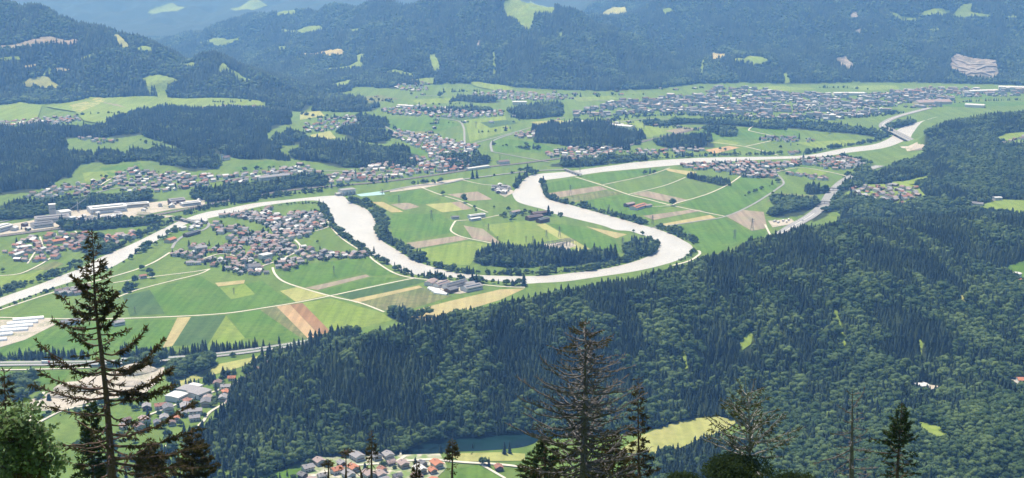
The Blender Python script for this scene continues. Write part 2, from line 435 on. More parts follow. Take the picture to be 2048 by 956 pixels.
RIV_R = [(-260, 712), (-120, 660), (0, 613), (60, 592), (110, 574), (160, 558), (205, 542), (232, 530), (262, 512), (300, 490), (325, 474), (352, 459), (378, 446), (395, 443), (420, 436),
         (465, 426), (520, 413), (575, 405), (620, 401), (640, 403), (653, 414), (664, 440), (680, 461), (702, 477), (724, 494), (741, 508), (768, 520), (791, 535), (821, 547), (853, 552), (894, 554),
         (973, 560), (1046, 567), (1077, 566), (1129, 563), (1180, 556), (1267, 543), (1325, 530), (1363, 517), (1384, 500), (1382, 490), (1365, 480), (1346, 470), (1311, 457), (1284, 450), (1232, 435),
         (1178, 420), (1134, 408), (1101, 400), (1088, 389), (1084, 375), (1082, 366), (1093, 360), (1123, 356), (1150, 352), (1205, 344), (1259, 339), (1322, 333), (1368, 329), (1420, 325),
         (1516, 320), (1563, 318), (1633, 315), (1692, 306), (1750, 299), (1779, 293), (1803, 284), (1820, 276), (1826, 266), (1846, 243), (1880, 232)]
def flat(px):
    out = []
    for x, y in px:
        u, dy, dz = ray(x, y); t = -H / dz; out.append((u * t, dy * t))
    return np.array(out)
river_l = smooth(flat(RIV_L), 8); river_r = smooth(flat(RIV_R), 8)
RIVER = np.concatenate([river_l, river_r[::-1]])

# forests on the flat: polygon, share of conifers, spacing
WOODS = [
 ([(215, 256), (245, 232), (300, 222), (420, 221), (480, 217), (560, 222), (582, 238), (560, 252), (525, 268), (545, 288), (560, 305), (590, 316), (500, 320), (440, 312), (385, 298), (330, 287), (325, 278), (280, 270), (230, 277), (160, 274), (120, 280), (60, 282), (0, 290), (-200, 300), (-200, 265), (0, 262), (100, 255)], .85, 9),
 ([(-200, 290), (0, 282), (110, 286), (140, 300), (165, 318), (150, 340), (140, 355), (90, 370), (60, 385), (0, 390), (-200, 400)], .85, 8),
 ([(160, 322), (225, 310), (290, 304), (340, 300), (430, 312), (432, 338), (380, 344), (330, 328), (290, 318), (200, 325)], .5, 9),
 ([(610, 285), (640, 278), (700, 290), (740, 300), (800, 298), (838, 310), (835, 330), (740, 336), (680, 337), (620, 320), (600, 305)], .6, 9),
 ([(680, 265), (710, 255), (750, 258), (780, 275), (770, 288), (700, 280)], .7, 9), ([(715, 240), (740, 235), (770, 245), (768, 258), (725, 255)], .7, 9),
 ([(550, 270), (575, 265), (608, 270), (608, 288), (560, 290)], .5, 9), ([(1068, 268), (1090, 252), (1150, 249), (1200, 252), (1260, 262), (1292, 283), (1230, 302), (1170, 300), (1120, 288), (1070, 282)], .85, 8.5),
 ([(1018, 228), (1050, 212), (1090, 208), (1125, 215), (1120, 230), (1080, 238), (1030, 235)], .5, 10), ([(1310, 285), (1350, 275), (1425, 280), (1430, 294), (1340, 298)], .8, 9),
 ([(880, 328), (905, 313), (970, 312), (978, 330), (930, 338), (885, 338)], .4, 9),
 ([(0, 410), (60, 405), (120, 402), (230, 392), (300, 396), (318, 400), (300, 408), (230, 410), (170, 412), (100, 425), (60, 440), (0, 438)], .15, 9),
 ([(388, 392), (480, 372), (560, 362), (640, 355), (650, 370), (560, 385), (470, 402), (400, 404)], .3, 8.5),
 ([(950, 525), (966, 512), (1000, 500), (1060, 500), (1110, 508), (1150, 514), (1200, 512), (1228, 505), (1232, 522), (1180, 528), (1120, 532), (1050, 535), (970, 531)], .75, 7),
 ([(1245, 503), (1262, 492), (1298, 490), (1306, 502), (1290, 511), (1258, 512)], .3, 7.5),
 ([(1538, 428), (1555, 405), (1622, 399), (1630, 412), (1608, 430), (1560, 437)], .05, 8.5),
 ([(1375, 354), (1395, 350), (1455, 362), (1445, 372), (1400, 363)], .9, 6), ([(1610, 382), (1650, 378), (1655, 388), (1620, 390)], .9, 7),
 ([(338, 735), (380, 718), (420, 714), (436, 728), (412, 746), (370, 756), (338, 762)], .0, 9.5),
 ([(-200, 722), (0, 716), (120, 712), (180, 712), (180, 718), (0, 722), (-200, 730)], .95, 6), ([(240, 708), (312, 706), (312, 714), (240, 716)], .95, 6),
 ([(318, 706), (350, 703), (350, 711), (318, 714)], .95, 5), ([(355, 704), (440, 698), (500, 694), (565, 688), (565, 694), (500, 701), (440, 706), (355, 712)], .95, 5.5),
 ([(340, 790), (350, 768), (362, 770), (355, 792)], .9, 6), ([(368, 776), (372, 768), (398, 764), (398, 772)], .95, 5), ([(405, 772), (408, 762), (432, 756), (436, 768)], .95, 5), ([(438, 760), (440, 752), (470, 745), (476, 752)], .9, 6),
 ([(480, 742), (520, 728), (560, 716), (600, 706), (640, 690), (690, 672), (720, 665), (700, 690), (560, 735), (500, 752)], .7, 7),
 ([(405, 868), (452, 832), (484, 800), (520, 765), (552, 745), (600, 720), (640, 760), (660, 850), (660, 905), (600, 926), (560, 940), (490, 948), (440, 938), (400, 930), (372, 900)], .72, 6.4),
 ([(0, 770), (60, 762), (80, 778), (40, 800), (0, 800)], .2, 10), ([(150, 728), (280, 720), (330, 724), (310, 734), (200, 738)], .1, 11),
 ([(770, 632), (800, 625), (830, 630), (860, 632), (800, 645)], .1, 8),
 ([(1690, 350), (1735, 338), (1755, 345), (1720, 368), (1690, 385), (1670, 420), (1640, 440), (1620, 448), (1640, 415), (1665, 385)], .15, 9),
 ([(170, 490), (205, 478), (230, 480), (250, 492), (215, 506), (180, 512), (155, 500)], .05, 11), ([(120, 448), (180, 448), (290, 442), (330, 440), (300, 450), (200, 460), (120, 462)], .2, 9),
 ([(1270, 244), (1400, 243), (1500, 246), (1600, 250), (1740, 262), (1770, 275), (1700, 268), (1560, 256), (1400, 250), (1270, 250)], .3, 11),
 ([(905, 196), (950, 196), (1000, 202), (990, 207), (910, 203)], .5, 11), ([(540, 206), (600, 203), (622, 215), (600, 224), (545, 218)], .7, 10), ([(630, 214), (655, 203), (700, 212), (760, 215), (740, 224), (640, 222)], .7, 10),
 ([(840, 218), (950, 218), (1000, 222), (990, 226), (850, 223)], .3, 11), ([(752, 150), (800, 148), (845, 155), (795, 162), (790, 178), (755, 175)], .6, 12),
 ([(1430, 262), (1440, 256), (1480, 262), (1470, 272), (1420, 276)], .3, 11), ([(1770, 250), (1830, 244), (1835, 248), (1790, 258), (1780, 268)], .2, 10),
 ([(1100, 328), (1160, 322), (1230, 322), (1300, 314), (1300, 318), (1230, 327), (1150, 334), (1100, 334)], .2, 10),
]
# belts of trees along a line: pixels, width, spacing, share of conifers, size
BELTS = [
 ([(-100, 625), (0, 588), (120, 546), (210, 504), (262, 480), (300, 464), (350, 440)], 22, 9, .05, .8), ([(0, 618), (110, 579), (160, 562)], 6, 9, .0, .45), ([(215, 540), (262, 516), (330, 474), (350, 462)], 14, 12, .1, .8),
 ([(372, 430), (410, 417), (460, 408), (560, 392), (640, 383)], 26, 9, .3, .8), ([(522, 418), (570, 410), (620, 407), (640, 409)], 8, 7, .1, .42), ([(642, 410), (651, 422), (658, 442), (674, 463), (700, 480), (738, 512)], 14, 7, .1, .8),
 ([(745, 513), (770, 526), (800, 543), (830, 552), (880, 558), (970, 565), (1050, 572)], 13, 9, .25, .8), ([(705, 404), (728, 412), (744, 424), (756, 440), (757, 465), (772, 482), (800, 500), (832, 520)], 38, 8, .05, .95),
 ([(832, 521), (880, 536), (930, 546), (1011, 549), (1096, 547), (1150, 542), (1205, 534), (1255, 522), (1296, 508)], 18, 7.5, .2, .8), ([(1300, 508), (1312, 496), (1310, 484), (1296, 476)], 16, 8, .1, .9),
 ([(1290, 471), (1255, 458), (1230, 454), (1180, 440), (1130, 428), (1090, 416), (1050, 404), (1030, 395)], 15, 9, .2, .85), ([(1084, 368), (1090, 390), (1105, 400), (1140, 409), (1180, 419), (1240, 435), (1290, 449)], 14, 7.5, .15, .85),
 ([(1312, 456), (1340, 462), (1366, 475), (1386, 490)], 30, 9, .05, 1.0), ([(1388, 500), (1380, 512), (1360, 522)], 8, 9, .1, .6), ([(1030, 376), (1045, 362), (1070, 346)], 24, 10, .3, .9),
 ([(1150, 334), (1230, 326), (1300, 318), (1420, 312), (1560, 309)], 18, 10, .3, .8), ([(1612, 308), (1660, 298), (1740, 285), (1775, 272)], 16, 10, .2, .9), ([(1340, 330), (1420, 323), (1560, 317)], 10, 20, .2, .7),
 ([(1745, 338), (1700, 352), (1675, 372), (1660, 390)], 10, 8, .2, .6), ([(380, 728), (430, 717), (500, 708), (545, 702)], 8, 16, .2, .7), ([(236, 590), (268, 576)], 12, 8, .05, .9),
 ([(860, 368), (905, 362), (1000, 350), (1060, 340)], 10, 22, .3, .9), ([(0, 432), (100, 425), (220, 416)], 10, 10, .1, .8), ([(640, 378), (760, 366), (860, 352)], 10, 12, .2, .7),
 ([(1490, 392), (1540, 372), (1560, 360)], 4, 30, .1, .7), ([(1120, 434), (1060, 428), (1020, 440), (1000, 432)], 24, 16, .2, .85), ([(1600, 322), (1690, 315), (1740, 330)], 16, 13, .2, .8),
 ([(1220, 240), (1300, 232), (1420, 232), (1500, 240), (1700, 236), (1800, 226)], 40, 16, .3, .9), ([(700, 240), (640, 236), (600, 228)], 20, 16, .4, .8),
 ([(560, 905), (640, 895), (720, 890)], 20, 9, .3, .8), ([(812, 898), (850, 884), (900, 877), (960, 871), (1040, 865), (1075, 868)], 7, 7, .3, .7),
 ([(830, 912), (880, 906), (960, 908), (1030, 906)], 8, 16, .5, .7), ([(410, 930), (470, 950), (560, 965)], 40, 10, .5, .8),
 ([(330, 880), (390, 870), (420, 880)], 30, 11, .5, .8), ([(90, 835), (180, 818), (260, 805)], 22, 11, .3, .7), ([(300, 905), (420, 908)], 46, 11, .4, .8), ([(20, 792), (110, 804)], 14, 14, .1, .7), ([(160, 880), (260, 890)], 40, 14, .3, .8),
 ([(200, 930), (330, 950), (420, 975)], 60, 12, .5, .9),
]
rb = random.Random(5)
for (x0, y0, x1, y1) in [(300, 330, 360, 326), (480, 345, 560, 335), (860, 250, 905, 246), (950, 266, 1010, 262), (1190, 246, 1260, 240), (1150, 232, 1200, 226), (880, 186, 960, 184), (1320, 256, 1400, 262), (1440, 300, 1480, 305), (830, 210, 920, 208), (1010, 246, 1060, 238), (760, 250, 800, 262), (1650, 250, 1740, 258), (1560, 296, 1600, 290), (620, 240, 660, 232), (280, 282, 310, 292), (150, 232, 240, 228), (420, 206, 500, 204), (1900, 206, 2040, 200), (1860, 200, 1920, 206), (1120, 190, 1200, 194), (985, 290, 1060, 300), (1050, 290, 1075, 300), (730, 200, 790, 206), (200, 352, 240, 360), (1640, 176, 1740, 180), (1400, 176, 1440, 182), (1200, 190, 1290, 190)]:
    BELTS.append(([(x0, y0), ((x0 + x1) / 2 + rb.uniform(-6, 6), (y0 + y1) / 2 + rb.uniform(-2, 2)), (x1, y1)], rb.choice([5, 8, 14]), rb.choice([12, 16, 22]), rb.choice([.1, .3, .5]), rb.uniform(.6, .95)))
# clearings without trees on wooded slopes: polygon, material, name
CLEAR = [
 ([(280, 160), (300, 152), (330, 153), (356, 162), (335, 172), (333, 190), (338, 200), (318, 200), (312, 178), (305, 176), (300, 192), (296, 175)], 'g2'), ([(44, 172), (60, 158), (95, 155), (118, 172), (115, 178)], 'yellow'),
 ([(222, 66), (240, 74), (256, 90), (260, 102), (244, 98), (230, 80)], 'yellow'), ([(270, 100), (285, 92), (305, 96), (302, 108), (280, 106)], 'g2'), ([(326, 115), (350, 120), (400, 131), (375, 138), (345, 124)], 'g2'),
 ([(434, 148), (446, 126), (458, 138), (478, 148), (512, 160), (478, 163), (462, 150)], 'g2'), ([(1004, 8), (1020, 0), (1060, 2), (1117, 16), (1108, 28), (1070, 30), (1063, 58), (1050, 62), (1030, 40), (1015, 36)], 'g2'),
 ([(1202, 30), (1225, 16), (1250, 14), (1268, 28), (1240, 32)], 'yellow'), ([(1776, 24), (1800, 32), (1830, 36), (1835, 42), (1800, 42)], 'g2'), ([(1838, 28), (1880, 18), (1900, 22), (1890, 34), (1850, 34)], 'g2'),
 ([(1900, 30), (1925, 10), (1945, 8), (1940, 24), (1990, 34), (1930, 36)], 'g2'), ([(1430, 110), (1460, 106), (1470, 118), (1500, 112), (1538, 122), (1535, 128), (1470, 126)], 'g2'), ([(1566, 150), (1572, 145), (1582, 165), (1570, 168)], 'g2'),
 ([(295, 26), (345, 6), (370, 16), (330, 24)], 'g2'), ([(460, 18), (500, 2), (520, 2), (535, 12), (500, 20)], 'g2'), ([(395, 86), (420, 80), (480, 76), (478, 82), (425, 90)], 'g2'), ([(528, 102), (550, 96), (574, 94), (570, 104)], 'g2'),
 ([(552, 28), (590, 20), (606, 20), (590, 28), (556, 32)], 'g2'), ([(600, 108), (660, 100), (690, 106), (660, 116), (620, 112)], 'wheat'), ([(710, 112), (735, 108), (722, 124), (728, 134), (660, 144), (650, 138), (700, 132), (714, 124)], 'g2'),
 ([(640, 172), (700, 160), (708, 164), (690, 178), (650, 176)], 'g2'), ([(755, 150), (790, 140), (825, 148), (828, 156), (800, 152)], 'g2'), ([(830, 160), (870, 156), (868, 168), (840, 170)], 'g2'),
 ([(940, 165), (960, 164), (1010, 172), (1030, 180), (1000, 184), (955, 175)], 'g2'), ([(100, 140), (120, 136), (140, 140), (120, 146)], 'wheat'), ([(45, 132), (80, 128), (82, 134), (50, 136)], 'wheat'),
 ([(0, 92), (60, 82), (150, 79), (158, 86), (60, 96), (0, 99)], 'soil'), ([(130, 112), (190, 107), (192, 113), (140, 118)], 'g2'), ([(85, 152), (97, 134), (104, 140), (98, 152)], 'g2'), ([(985, 105), (990, 104), (991, 150), (986, 150)], 'g2'), ([(855, 112), (872, 108), (880, 140), (868, 150)], 'g2'), ([(954, 82), (960, 82), (960, 96), (955, 96)], 'rock'), ([(1115, 68), (1125, 66), (1122, 82)], 'g2'), ([(1325, 20), (1340, 16), (1345, 24), (1330, 30)], 'g2'), ([(1415, 112), (1428, 106), (1452, 108), (1448, 120), (1425, 122)], 'wheat'), ([(2010, 34), (2040, 33), (2040, 37), (2012, 38)], 'g2'), ([(1710, 60), (1722, 58), (1716, 74)], 'rock'), ([(560, 60), (640, 52), (650, 57), (580, 66)], 'g2'), ([(690, 62), (720, 58), (716, 66)], 'g2'), ([(1398, 150), (1404, 120), (1408, 121), (1406, 152)], 'g2'), ([(1850, 60), (1880, 57), (1878, 63)], 'g2'), ([(0, 118), (40, 114), (46, 122), (4, 124)], 'g2'),
 ([(1660, 615), (1673, 615), (1682, 650), (1692, 690), (1682, 702), (1672, 660)], 'g2'), ([(1475, 688), (1498, 664), (1507, 668), (1502, 690), (1485, 702)], 'g2'), ([(1352, 664), (1364, 676), (1376, 738), (1364, 742), (1360, 700)], 'g2'),
 ([(1836, 672), (1846, 690), (1842, 724), (1836, 700)], 'g2'), ([(1545, 640), (1556, 650), (1562, 690), (1552, 670)], 'g2'), ([(1600, 735), (1606, 738), (1602, 756)], 'g2'), ([(1912, 592), (1924, 590), (1932, 606), (1922, 612)], 'yellow'),
 ([(2008, 535), (2050, 522), (2100, 530), (2100, 575), (2030, 558)], 'g1'), ([(1822, 848), (1850, 845), (1885, 858), (1900, 878), (1860, 872), (1830, 866)], 'g2'), ([(1826, 778), (1850, 770), (1880, 774), (1850, 786)], 'gravel'), ([(2010, 762), (2060, 758), (2060, 772), (2020, 772)], 'gravel'),
 ([(1235, 905), (1285, 872), (1345, 848), (1395, 838), (1440, 835), (1478, 842), (1450, 862), (1400, 880), (1350, 902), (1290, 912)], 'yellow'),
 ([(1690, 390), (1730, 370), (1835, 372), (1852, 395), (1800, 415), (1740, 402)], 'g2'), ([(1775, 366), (1815, 362), (1862, 350), (1855, 362), (1800, 376)], 'g2'), ([(1890, 420), (1920, 413), (1960, 412), (2000, 400), (2100, 404), (2100, 432), (2040, 432), (1960, 422)], 'g2'),
 ([(1985, 282), (2010, 268), (2100, 262), (2100, 292), (2020, 292)], 'g2'), ([(1940, 234), (1955, 230), (1975, 236), (1950, 238)], 'g2'), ([(460, 876), (478, 866), (484, 870), (470, 882)], 'gravel'),
 ([(1900, 118), (1912, 108), (1940, 116), (1965, 120), (1992, 122), (1998, 150), (1985, 160), (1930, 156), (1902, 140)], 'rock'), ([(1670, 118), (1690, 112), (1710, 135), (1695, 140), (1680, 130)], 'rock'), ([(1700, 30), (1712, 24), (1718, 38), (1705, 40)], 'rock'),
 ([(0, 214), (40, 206), (85, 212), (70, 248), (0, 250), (-200, 250), (-200, 212)], 'g2'), ([(90, 214), (180, 196), (330, 196), (520, 203), (530, 213), (420, 216), (300, 218), (240, 230), (205, 250), (170, 244), (150, 225)], 'g2'),
 ([(140, 212), (195, 196), (215, 200), (160, 226), (145, 222)], 'yellow'), ([(200, 205), (235, 210), (256, 218), (225, 212)], 'soil'),
]
FIELDS = [
 ([(553, 613), (580, 609), (640, 672), (617, 678)], 'tan'), ([(580, 609), (605, 606), (662, 664), (640, 671)], 'brown'), ([(355, 635), (382, 634), (345, 692), (325, 696)], 'wheat'), ([(382, 634), (452, 630), (415, 690), (345, 692)], 'g3'),
 ([(452, 632), (490, 676), (470, 688), (415, 690)], 'g2'), ([(455, 630), (520, 620), (600, 675), (570, 684), (490, 676)], 'g1'), ([(520, 620), (553, 613), (617, 678), (600, 675)], 'g4'), ([(605, 606), (662, 597), (765, 626), (785, 640), (690, 664), (662, 664)], 'g2'),
 ([(610, 576), (732, 549), (740, 553), (635, 580)], 'soil'), ([(675, 590), (830, 558), (855, 562), (715, 602)], 'g3'), ([(700, 600), (838, 571), (845, 575), (712, 606)], 'wheat'), ([(715, 606), (845, 575), (905, 592), (795, 627)], 'g4'),
 ([(800, 628), (900, 602), (1000, 579), (1050, 577), (1000, 600), (850, 645)], 'wheat'), ([(560, 582), (600, 573), (655, 591), (592, 604)], 'yellow'), ([(440, 576), (490, 568), (512, 590), (462, 598)], 'g2'), ([(490, 568), (525, 562), (547, 578), (512, 588)], 'g1'),
 ([(430, 566), (490, 560), (488, 567), (437, 573)], 'wheat'), ([(245, 592), (300, 580), (330, 627), (260, 633)], 'g3'), ([(300, 578), (400, 552), (440, 576), (462, 600), (500, 617), (450, 626), (332, 632)], 'g1'), ([(462, 600), (545, 580), (592, 604), (500, 618)], 'g1'),
 ([(550, 545), (600, 530), (690, 520), (725, 545), (610, 574), (575, 566)], 'g1'), ([(690, 520), (738, 513), (790, 548), (745, 552), (728, 545)], 'g1'), ([(640, 582), (745, 554), (800, 556), (664, 590)], 'g1'),
 ([(744, 404), (766, 404), (807, 424), (783, 425)], 'wheat'), ([(781, 409), (816, 405), (840, 414), (808, 420)], 'soil'), ([(851, 409), (902, 405), (944, 418), (885, 425)], 'yellow'), ([(902, 405), (919, 403), (945, 417), (926, 420)], 'soil'),
 ([(894, 389), (955, 383), (985, 399), (940, 402)], 'soil'), ([(813, 486), (914, 472), (937, 479), (821, 499)], 'soil'), ([(927, 451), (966, 458), (1006, 489), (945, 477)], 'soil'), ([(970, 450), (1070, 440), (1150, 498), (1010, 490)], 'g2'),
 ([(1072, 449), (1090, 447), (1188, 503), (1160, 504)], 'yellow'), ([(1172, 453), (1254, 469), (1232, 477)], 'wheat'), ([(1077, 489), (1137, 483), (1153, 491), (1123, 504), (1085, 500)], 'gravel'), ([(1095, 447), (1165, 453), (1230, 480), (1245, 505), (1192, 503)], 'g1'),
 ([(768, 395), (840, 378), (880, 400), (850, 408), (780, 404)], 'g1'), ([(785, 428), (880, 428), (905, 444), (900, 465), (812, 484), (785, 470), (780, 440)], 'g1'), ([(822, 502), (940, 482), (990, 492), (950, 515), (940, 530), (880, 530)], 'g2'),
 ([(1093, 387), (1199, 372), (1216, 379), (1115, 396)], 'soil'), ([(1115, 397), (1216, 381), (1246, 387), (1150, 405)], 'g4'), ([(1262, 388), (1295, 382), (1376, 400), (1350, 407)], 'soil'), ([(1330, 337), (1395, 344), (1378, 351), (1336, 342)], 'wheat'),
 ([(1286, 432), (1384, 419), (1406, 421), (1308, 440)], 'soil'), ([(1319, 449), (1420, 430), (1432, 436), (1335, 452)], 'wheat'), ([(1453, 433), (1486, 420), (1527, 424), (1535, 456), (1504, 462)], 'soil'), ([(1550, 386), (1636, 391), (1628, 400), (1545, 398), (1530, 408)], 'g4'),
 ([(1410, 300), (1457, 292), (1480, 295), (1428, 308)], 'tan'), ([(1460, 372), (1484, 353), (1556, 362), (1552, 378), (1500, 412), (1452, 432), (1360, 410)], 'g1'), ([(1160, 352), (1290, 338), (1330, 337), (1293, 350), (1206, 367)], 'g1'),
 ([(1155, 405), (1250, 390), (1340, 410), (1300, 430), (1230, 428)], 'g1'), ([(1350, 455), (1448, 436), (1500, 462), (1534, 458), (1530, 470), (1420, 510), (1395, 500), (1385, 480)], 'g1'),
 ([(1090, 368), (1150, 355), (1196, 370), (1095, 384)], 'g1'), ([(0, 552), (60, 548), (95, 535), (70, 560), (0, 578)], 'g2'), ([(60, 540), (110, 522), (128, 528), (100, 540)], 'g4'), ([(1560, 340), (1610, 330), (1650, 345), (1600, 348)], 'g1'),
 ([(1340, 740 - 460), (1400, 262), (1500, 255), (1600, 262), (1600, 274), (1500, 280)], 'g1'), ([(760, 240), (880, 232), (920, 250), (880, 262), (790, 262)], 'g1'), ([(780, 298), (800, 290), (860, 305), (840, 310)], 'g1'), ([(985, 275), (1070, 284), (1120, 300), (1080, 305), (990, 305)], 'g1'),
 ([(930, 240), (1010, 232), (1020, 262), (940, 284)], 'g2'), ([(1180, 240), (1260, 240), (1380, 255), (1300, 275), (1200, 250)], 'g2'), ([(1330, 262), (1370, 254), (1400, 258), (1360, 268)], 'soil'),
 ([(1800, 293), (1835, 284), (1856, 293), (1848, 299), (1815, 303)], 'gravel'),
 ([(800, 270), (840, 262), (880, 268), (850, 280)], 'g4'), ([(960, 215 + 30), (1010, 240), (1040, 246), (980, 256)], 'g3'), ([(820, 200), (900, 196), (930, 204), (840, 210)], 'g2'), ([(700, 196), (760, 190), (800, 198), (740, 206)], 'g4'), ([(1060, 244), (1120, 240), (1140, 246), (1080, 252)], 'yellow'), ([(1140, 196), (1220, 192), (1240, 198), (1160, 204)], 'g2'), ([(1450, 168 + 8), (1560, 172), (1640, 178), (1540, 184)], 'g2'), ([(1700, 172), (1790, 170), (1800, 178), (1720, 182)], 'g2'), ([(1900, 186), (1990, 190), (1980, 198), (1900, 196)], 'g1'), ([(600, 225), (640, 222), (650, 232), (600, 240)], 'yellow'), ([(620, 270), (660, 262), (672, 276), (630, 284)], 'yellow'), ([(200, 336), (280, 325), (290, 340), (220, 352)], 'g1'), ([(165, 346), (230, 340), (240, 360), (170, 365)], 'g2'), ([(470, 335), (540, 320), (560, 330), (490, 345)], 'g1'), ([(1600, 335), (1660, 345), (1640, 352), (1590, 345)], 'g2'), ([(1440, 318 - 40), (1480, 286), (1470, 292), (1420, 286)], 'g2'), ([(1585, 285), (1700, 280), (1740, 284), (1640, 298)], 'g2'), ([(1860, 212), (1940, 204), (2060, 204), (2060, 210), (1940, 214)], 'g1'), ([(950, 190), (1010, 196), (990, 204), (930, 198)], 'g1'), ([(880, 290 - 60), (930, 226), (960, 236), (900, 242)], 'g3'),
 ([(350, 765), (440, 728), (540, 708), (545, 715), (480, 735), (400, 758), (352, 778)], 'yellow'), ([(390, 780), (430, 768), (436, 775), (400, 785)], 'g1'), ([(0, 745), (140, 742), (130, 760), (60, 775), (0, 785)], 'g1'), ([(0, 645), (30, 640), (0, 665)], 'g1'),
 ([(0, 700), (90, 660), (250, 640), (350, 640), (320, 698), (150, 708), (0, 712)], 'g1'), ([(895, 908), (1000, 905), (1050, 908), (1050, 922), (920, 924)], 'yellow'), ([(905, 940), (962, 930), (1005, 955), (960, 985), (905, 985)], 'g1'), ([(530, 955), (580, 938), (612, 930), (600, 955), (560, 975)], 'g1'),
 ([(60, 800), (110, 788), (170, 755), (250, 738), (330, 735), (320, 760), (285, 792), (200, 800), (120, 822), (60, 822)], 'gravel'), ([(0, 452), (60, 442), (150, 420), (250, 412), (330, 402), (410, 400), (410, 410), (340, 420), (250, 437), (150, 450), (60, 462), (0, 470)], 'gravel'),
 ([(250, 442), (320, 430), (350, 432), (310, 440), (262, 447)], 'gravel'), ([(1536, 442), (1583, 438), (1592, 447), (1545, 455)], 'gravel'), ([(1030, 384), (1010, 372), (985, 380), (1010, 395)], 'gravel'), ([(600, 925), (640, 915), (880, 908), (895, 935), (870, 960), (620, 960)], 'yard'),
 ([(0, 640), (30, 640), (100, 638), (110, 650), (50, 680), (0, 695)], 'gravel'), ([(855, 570), (880, 562), (960, 570), (965, 580), (920, 588), (870, 585)], 'gravel'), ([(780, 385), (850, 376), (930, 360), (925, 356), (830, 370), (780, 380)], 'gravel'),
]
ROADS = [
 ([(-150, 630), (0, 635), (180, 638), (330, 634), (450, 627), (540, 614), (600, 604), (660, 592), (720, 579), (800, 562), (832, 556)], 4.2), ([(545, 535), (550, 548), (565, 562), (600, 575), (660, 592), (720, 606), (768, 624)], 4.2),
 ([(223, 600), (271, 581), (347, 561), (399, 548), (420, 538)], 3.6), ([(226, 566), (264, 560), (311, 553), (392, 543), (420, 538)], 3.8), ([(-60, 640), (0, 620), (110, 584), (200, 560), (234, 551), (276, 538), (311, 523), (340, 505)], 4.5),
 ([(738, 512), (752, 524), (790, 547), (832, 557), (900, 563), (1000, 573), (1050, 575)], 4.2), ([(843, 375), (876, 388), (924, 403), (946, 413), (976, 425)], 3.6), ([(911, 442), (904, 453), (902, 462), (916, 471), (936, 477), (966, 483), (1017, 494)], 4.0),
 ([(911, 442), (960, 438), (1000, 430)], 3.5), ([(924, 360), (966, 369), (1010, 372)], 3.6), ([(1150, 354), (1205, 371), (1256, 389), (1300, 400), (1343, 411), (1420, 427), (1451, 433)], 4.4), ([(1205, 370), (1294, 351), (1340, 336)], 3.2),
 ([(1256, 389), (1327, 372), (1371, 355)], 3.0), ([(1345, 411), (1352, 407), (1413, 389), (1457, 369), (1483, 351)], 3.8), ([(1300, 456), (1340, 451), (1399, 442), (1451, 433), (1504, 410), (1557, 376), (1567, 364), (1551, 345), (1549, 337)], 5.5), ([(1280, 414), (1320, 413), (1343, 411)], 3),
 ([(1428, 285), (1492, 294), (1557, 311)], 5), ([(1492, 293), (1542, 282)], 4.5), ([(1557, 274), (1504, 263), (1498, 259), (1507, 252)], 4.5), ([(344, 497), (352, 484), (372, 470), (409, 459), (417, 447), (395, 440), (365, 443), (340, 440)], 6),
 ([(651, 429), (657, 445), (668, 462), (690, 482), (738, 512)], 3.6), ([(610, 467), (640, 460), (662, 452)], 3.5), ([(400, 520), (440, 508), (470, 512)], 4), ([(500, 540), (560, 520), (600, 498), (590, 480)], 4.5), ([(930, 304), (929, 280), (927, 255), (915, 242), (870, 235)], 6.5),
 ([(935, 290), (1025, 266), (1129, 235)], 6), ([(984, 304), (985, 283), (1025, 268)], 7), ([(742, 235), (773, 255), (811, 273), (850, 282)], 6), ([(0, 552), (40, 548), (80, 530), (102, 516)], 3.8), ([(55, 528), (70, 505)], 3.2), ([(80, 474), (86, 495)], 3.6), ([(112, 468), (116, 476), (158, 474), (150, 463)], 3.4),
 ([(0, 741), (60, 740), (130, 738), (180, 736)], 4), ([(88, 785), (60, 850), (130, 820), (200, 810)], 4), ([(300, 830), (380, 800), (440, 780), (470, 768), (480, 762), (470, 790), (420, 825), (400, 850), (330, 895)], 4.0), ([(620, 955), (690, 935), (760, 928), (790, 925), (812, 912)], 4.5), ([(790, 925), (860, 920), (930, 926), (1000, 930), (1080, 940)], 5),
 ([(962, 930), (1010, 958)], 3.5), ([(1551, 345), (1600, 336), (1660, 345), (1700, 355)], 4), ([(1396, 502), (1400, 508), (1380, 522), (1345, 532)], 5), ([(1530, 450), (1540, 470)], 4), ([(0, 445), (60, 430), (170, 392), (250, 375), (330, 378), (400, 372)], 6), ([(200, 372), (215, 362), (240, 350)], 4),
 ([(420, 365), (520, 352), (600, 350), (660, 342), (760, 345), (850, 325), (930, 304)], 6), ([(984, 304), (1060, 318), (1100, 325)], 6), ([(1210, 250), (1300, 238), (1420, 246)], 8), ([(840, 192), (990, 190), (1100, 195), (1260, 205)], 7), ([(1760, 345), (1850, 398), (1800, 405)], 4),
]

for k_, pts in enumerate([[(1903, 118), (1930, 126), (1960, 130), (1992, 124)], [(1905, 130), (1940, 138), (1992, 134)], [(1906, 122), (1935, 140), (1975, 150), (1994, 156)], [(1908, 142), (1950, 148), (1990, 144)], [(1925, 154), (1950, 142), (1985, 130)], [(1980, 160), (1994, 154)]]):
    P = hits(pts); P = smooth(P, 25); Tn = np.gradient(P, axis=0); Tn /= np.linalg.norm(Tn, axis=1)[:, None] + 1e-9; N_ = np.stack([-Tn[:, 1], Tn[:, 0]], 1)
    draped('quarry_ledge', [tuple(q) for q in np.concatenate([P + N_ * 7, (P - N_ * 7)[::-1]])], M['ledge'], 7.5 + .3 * k_, maxlen=20)
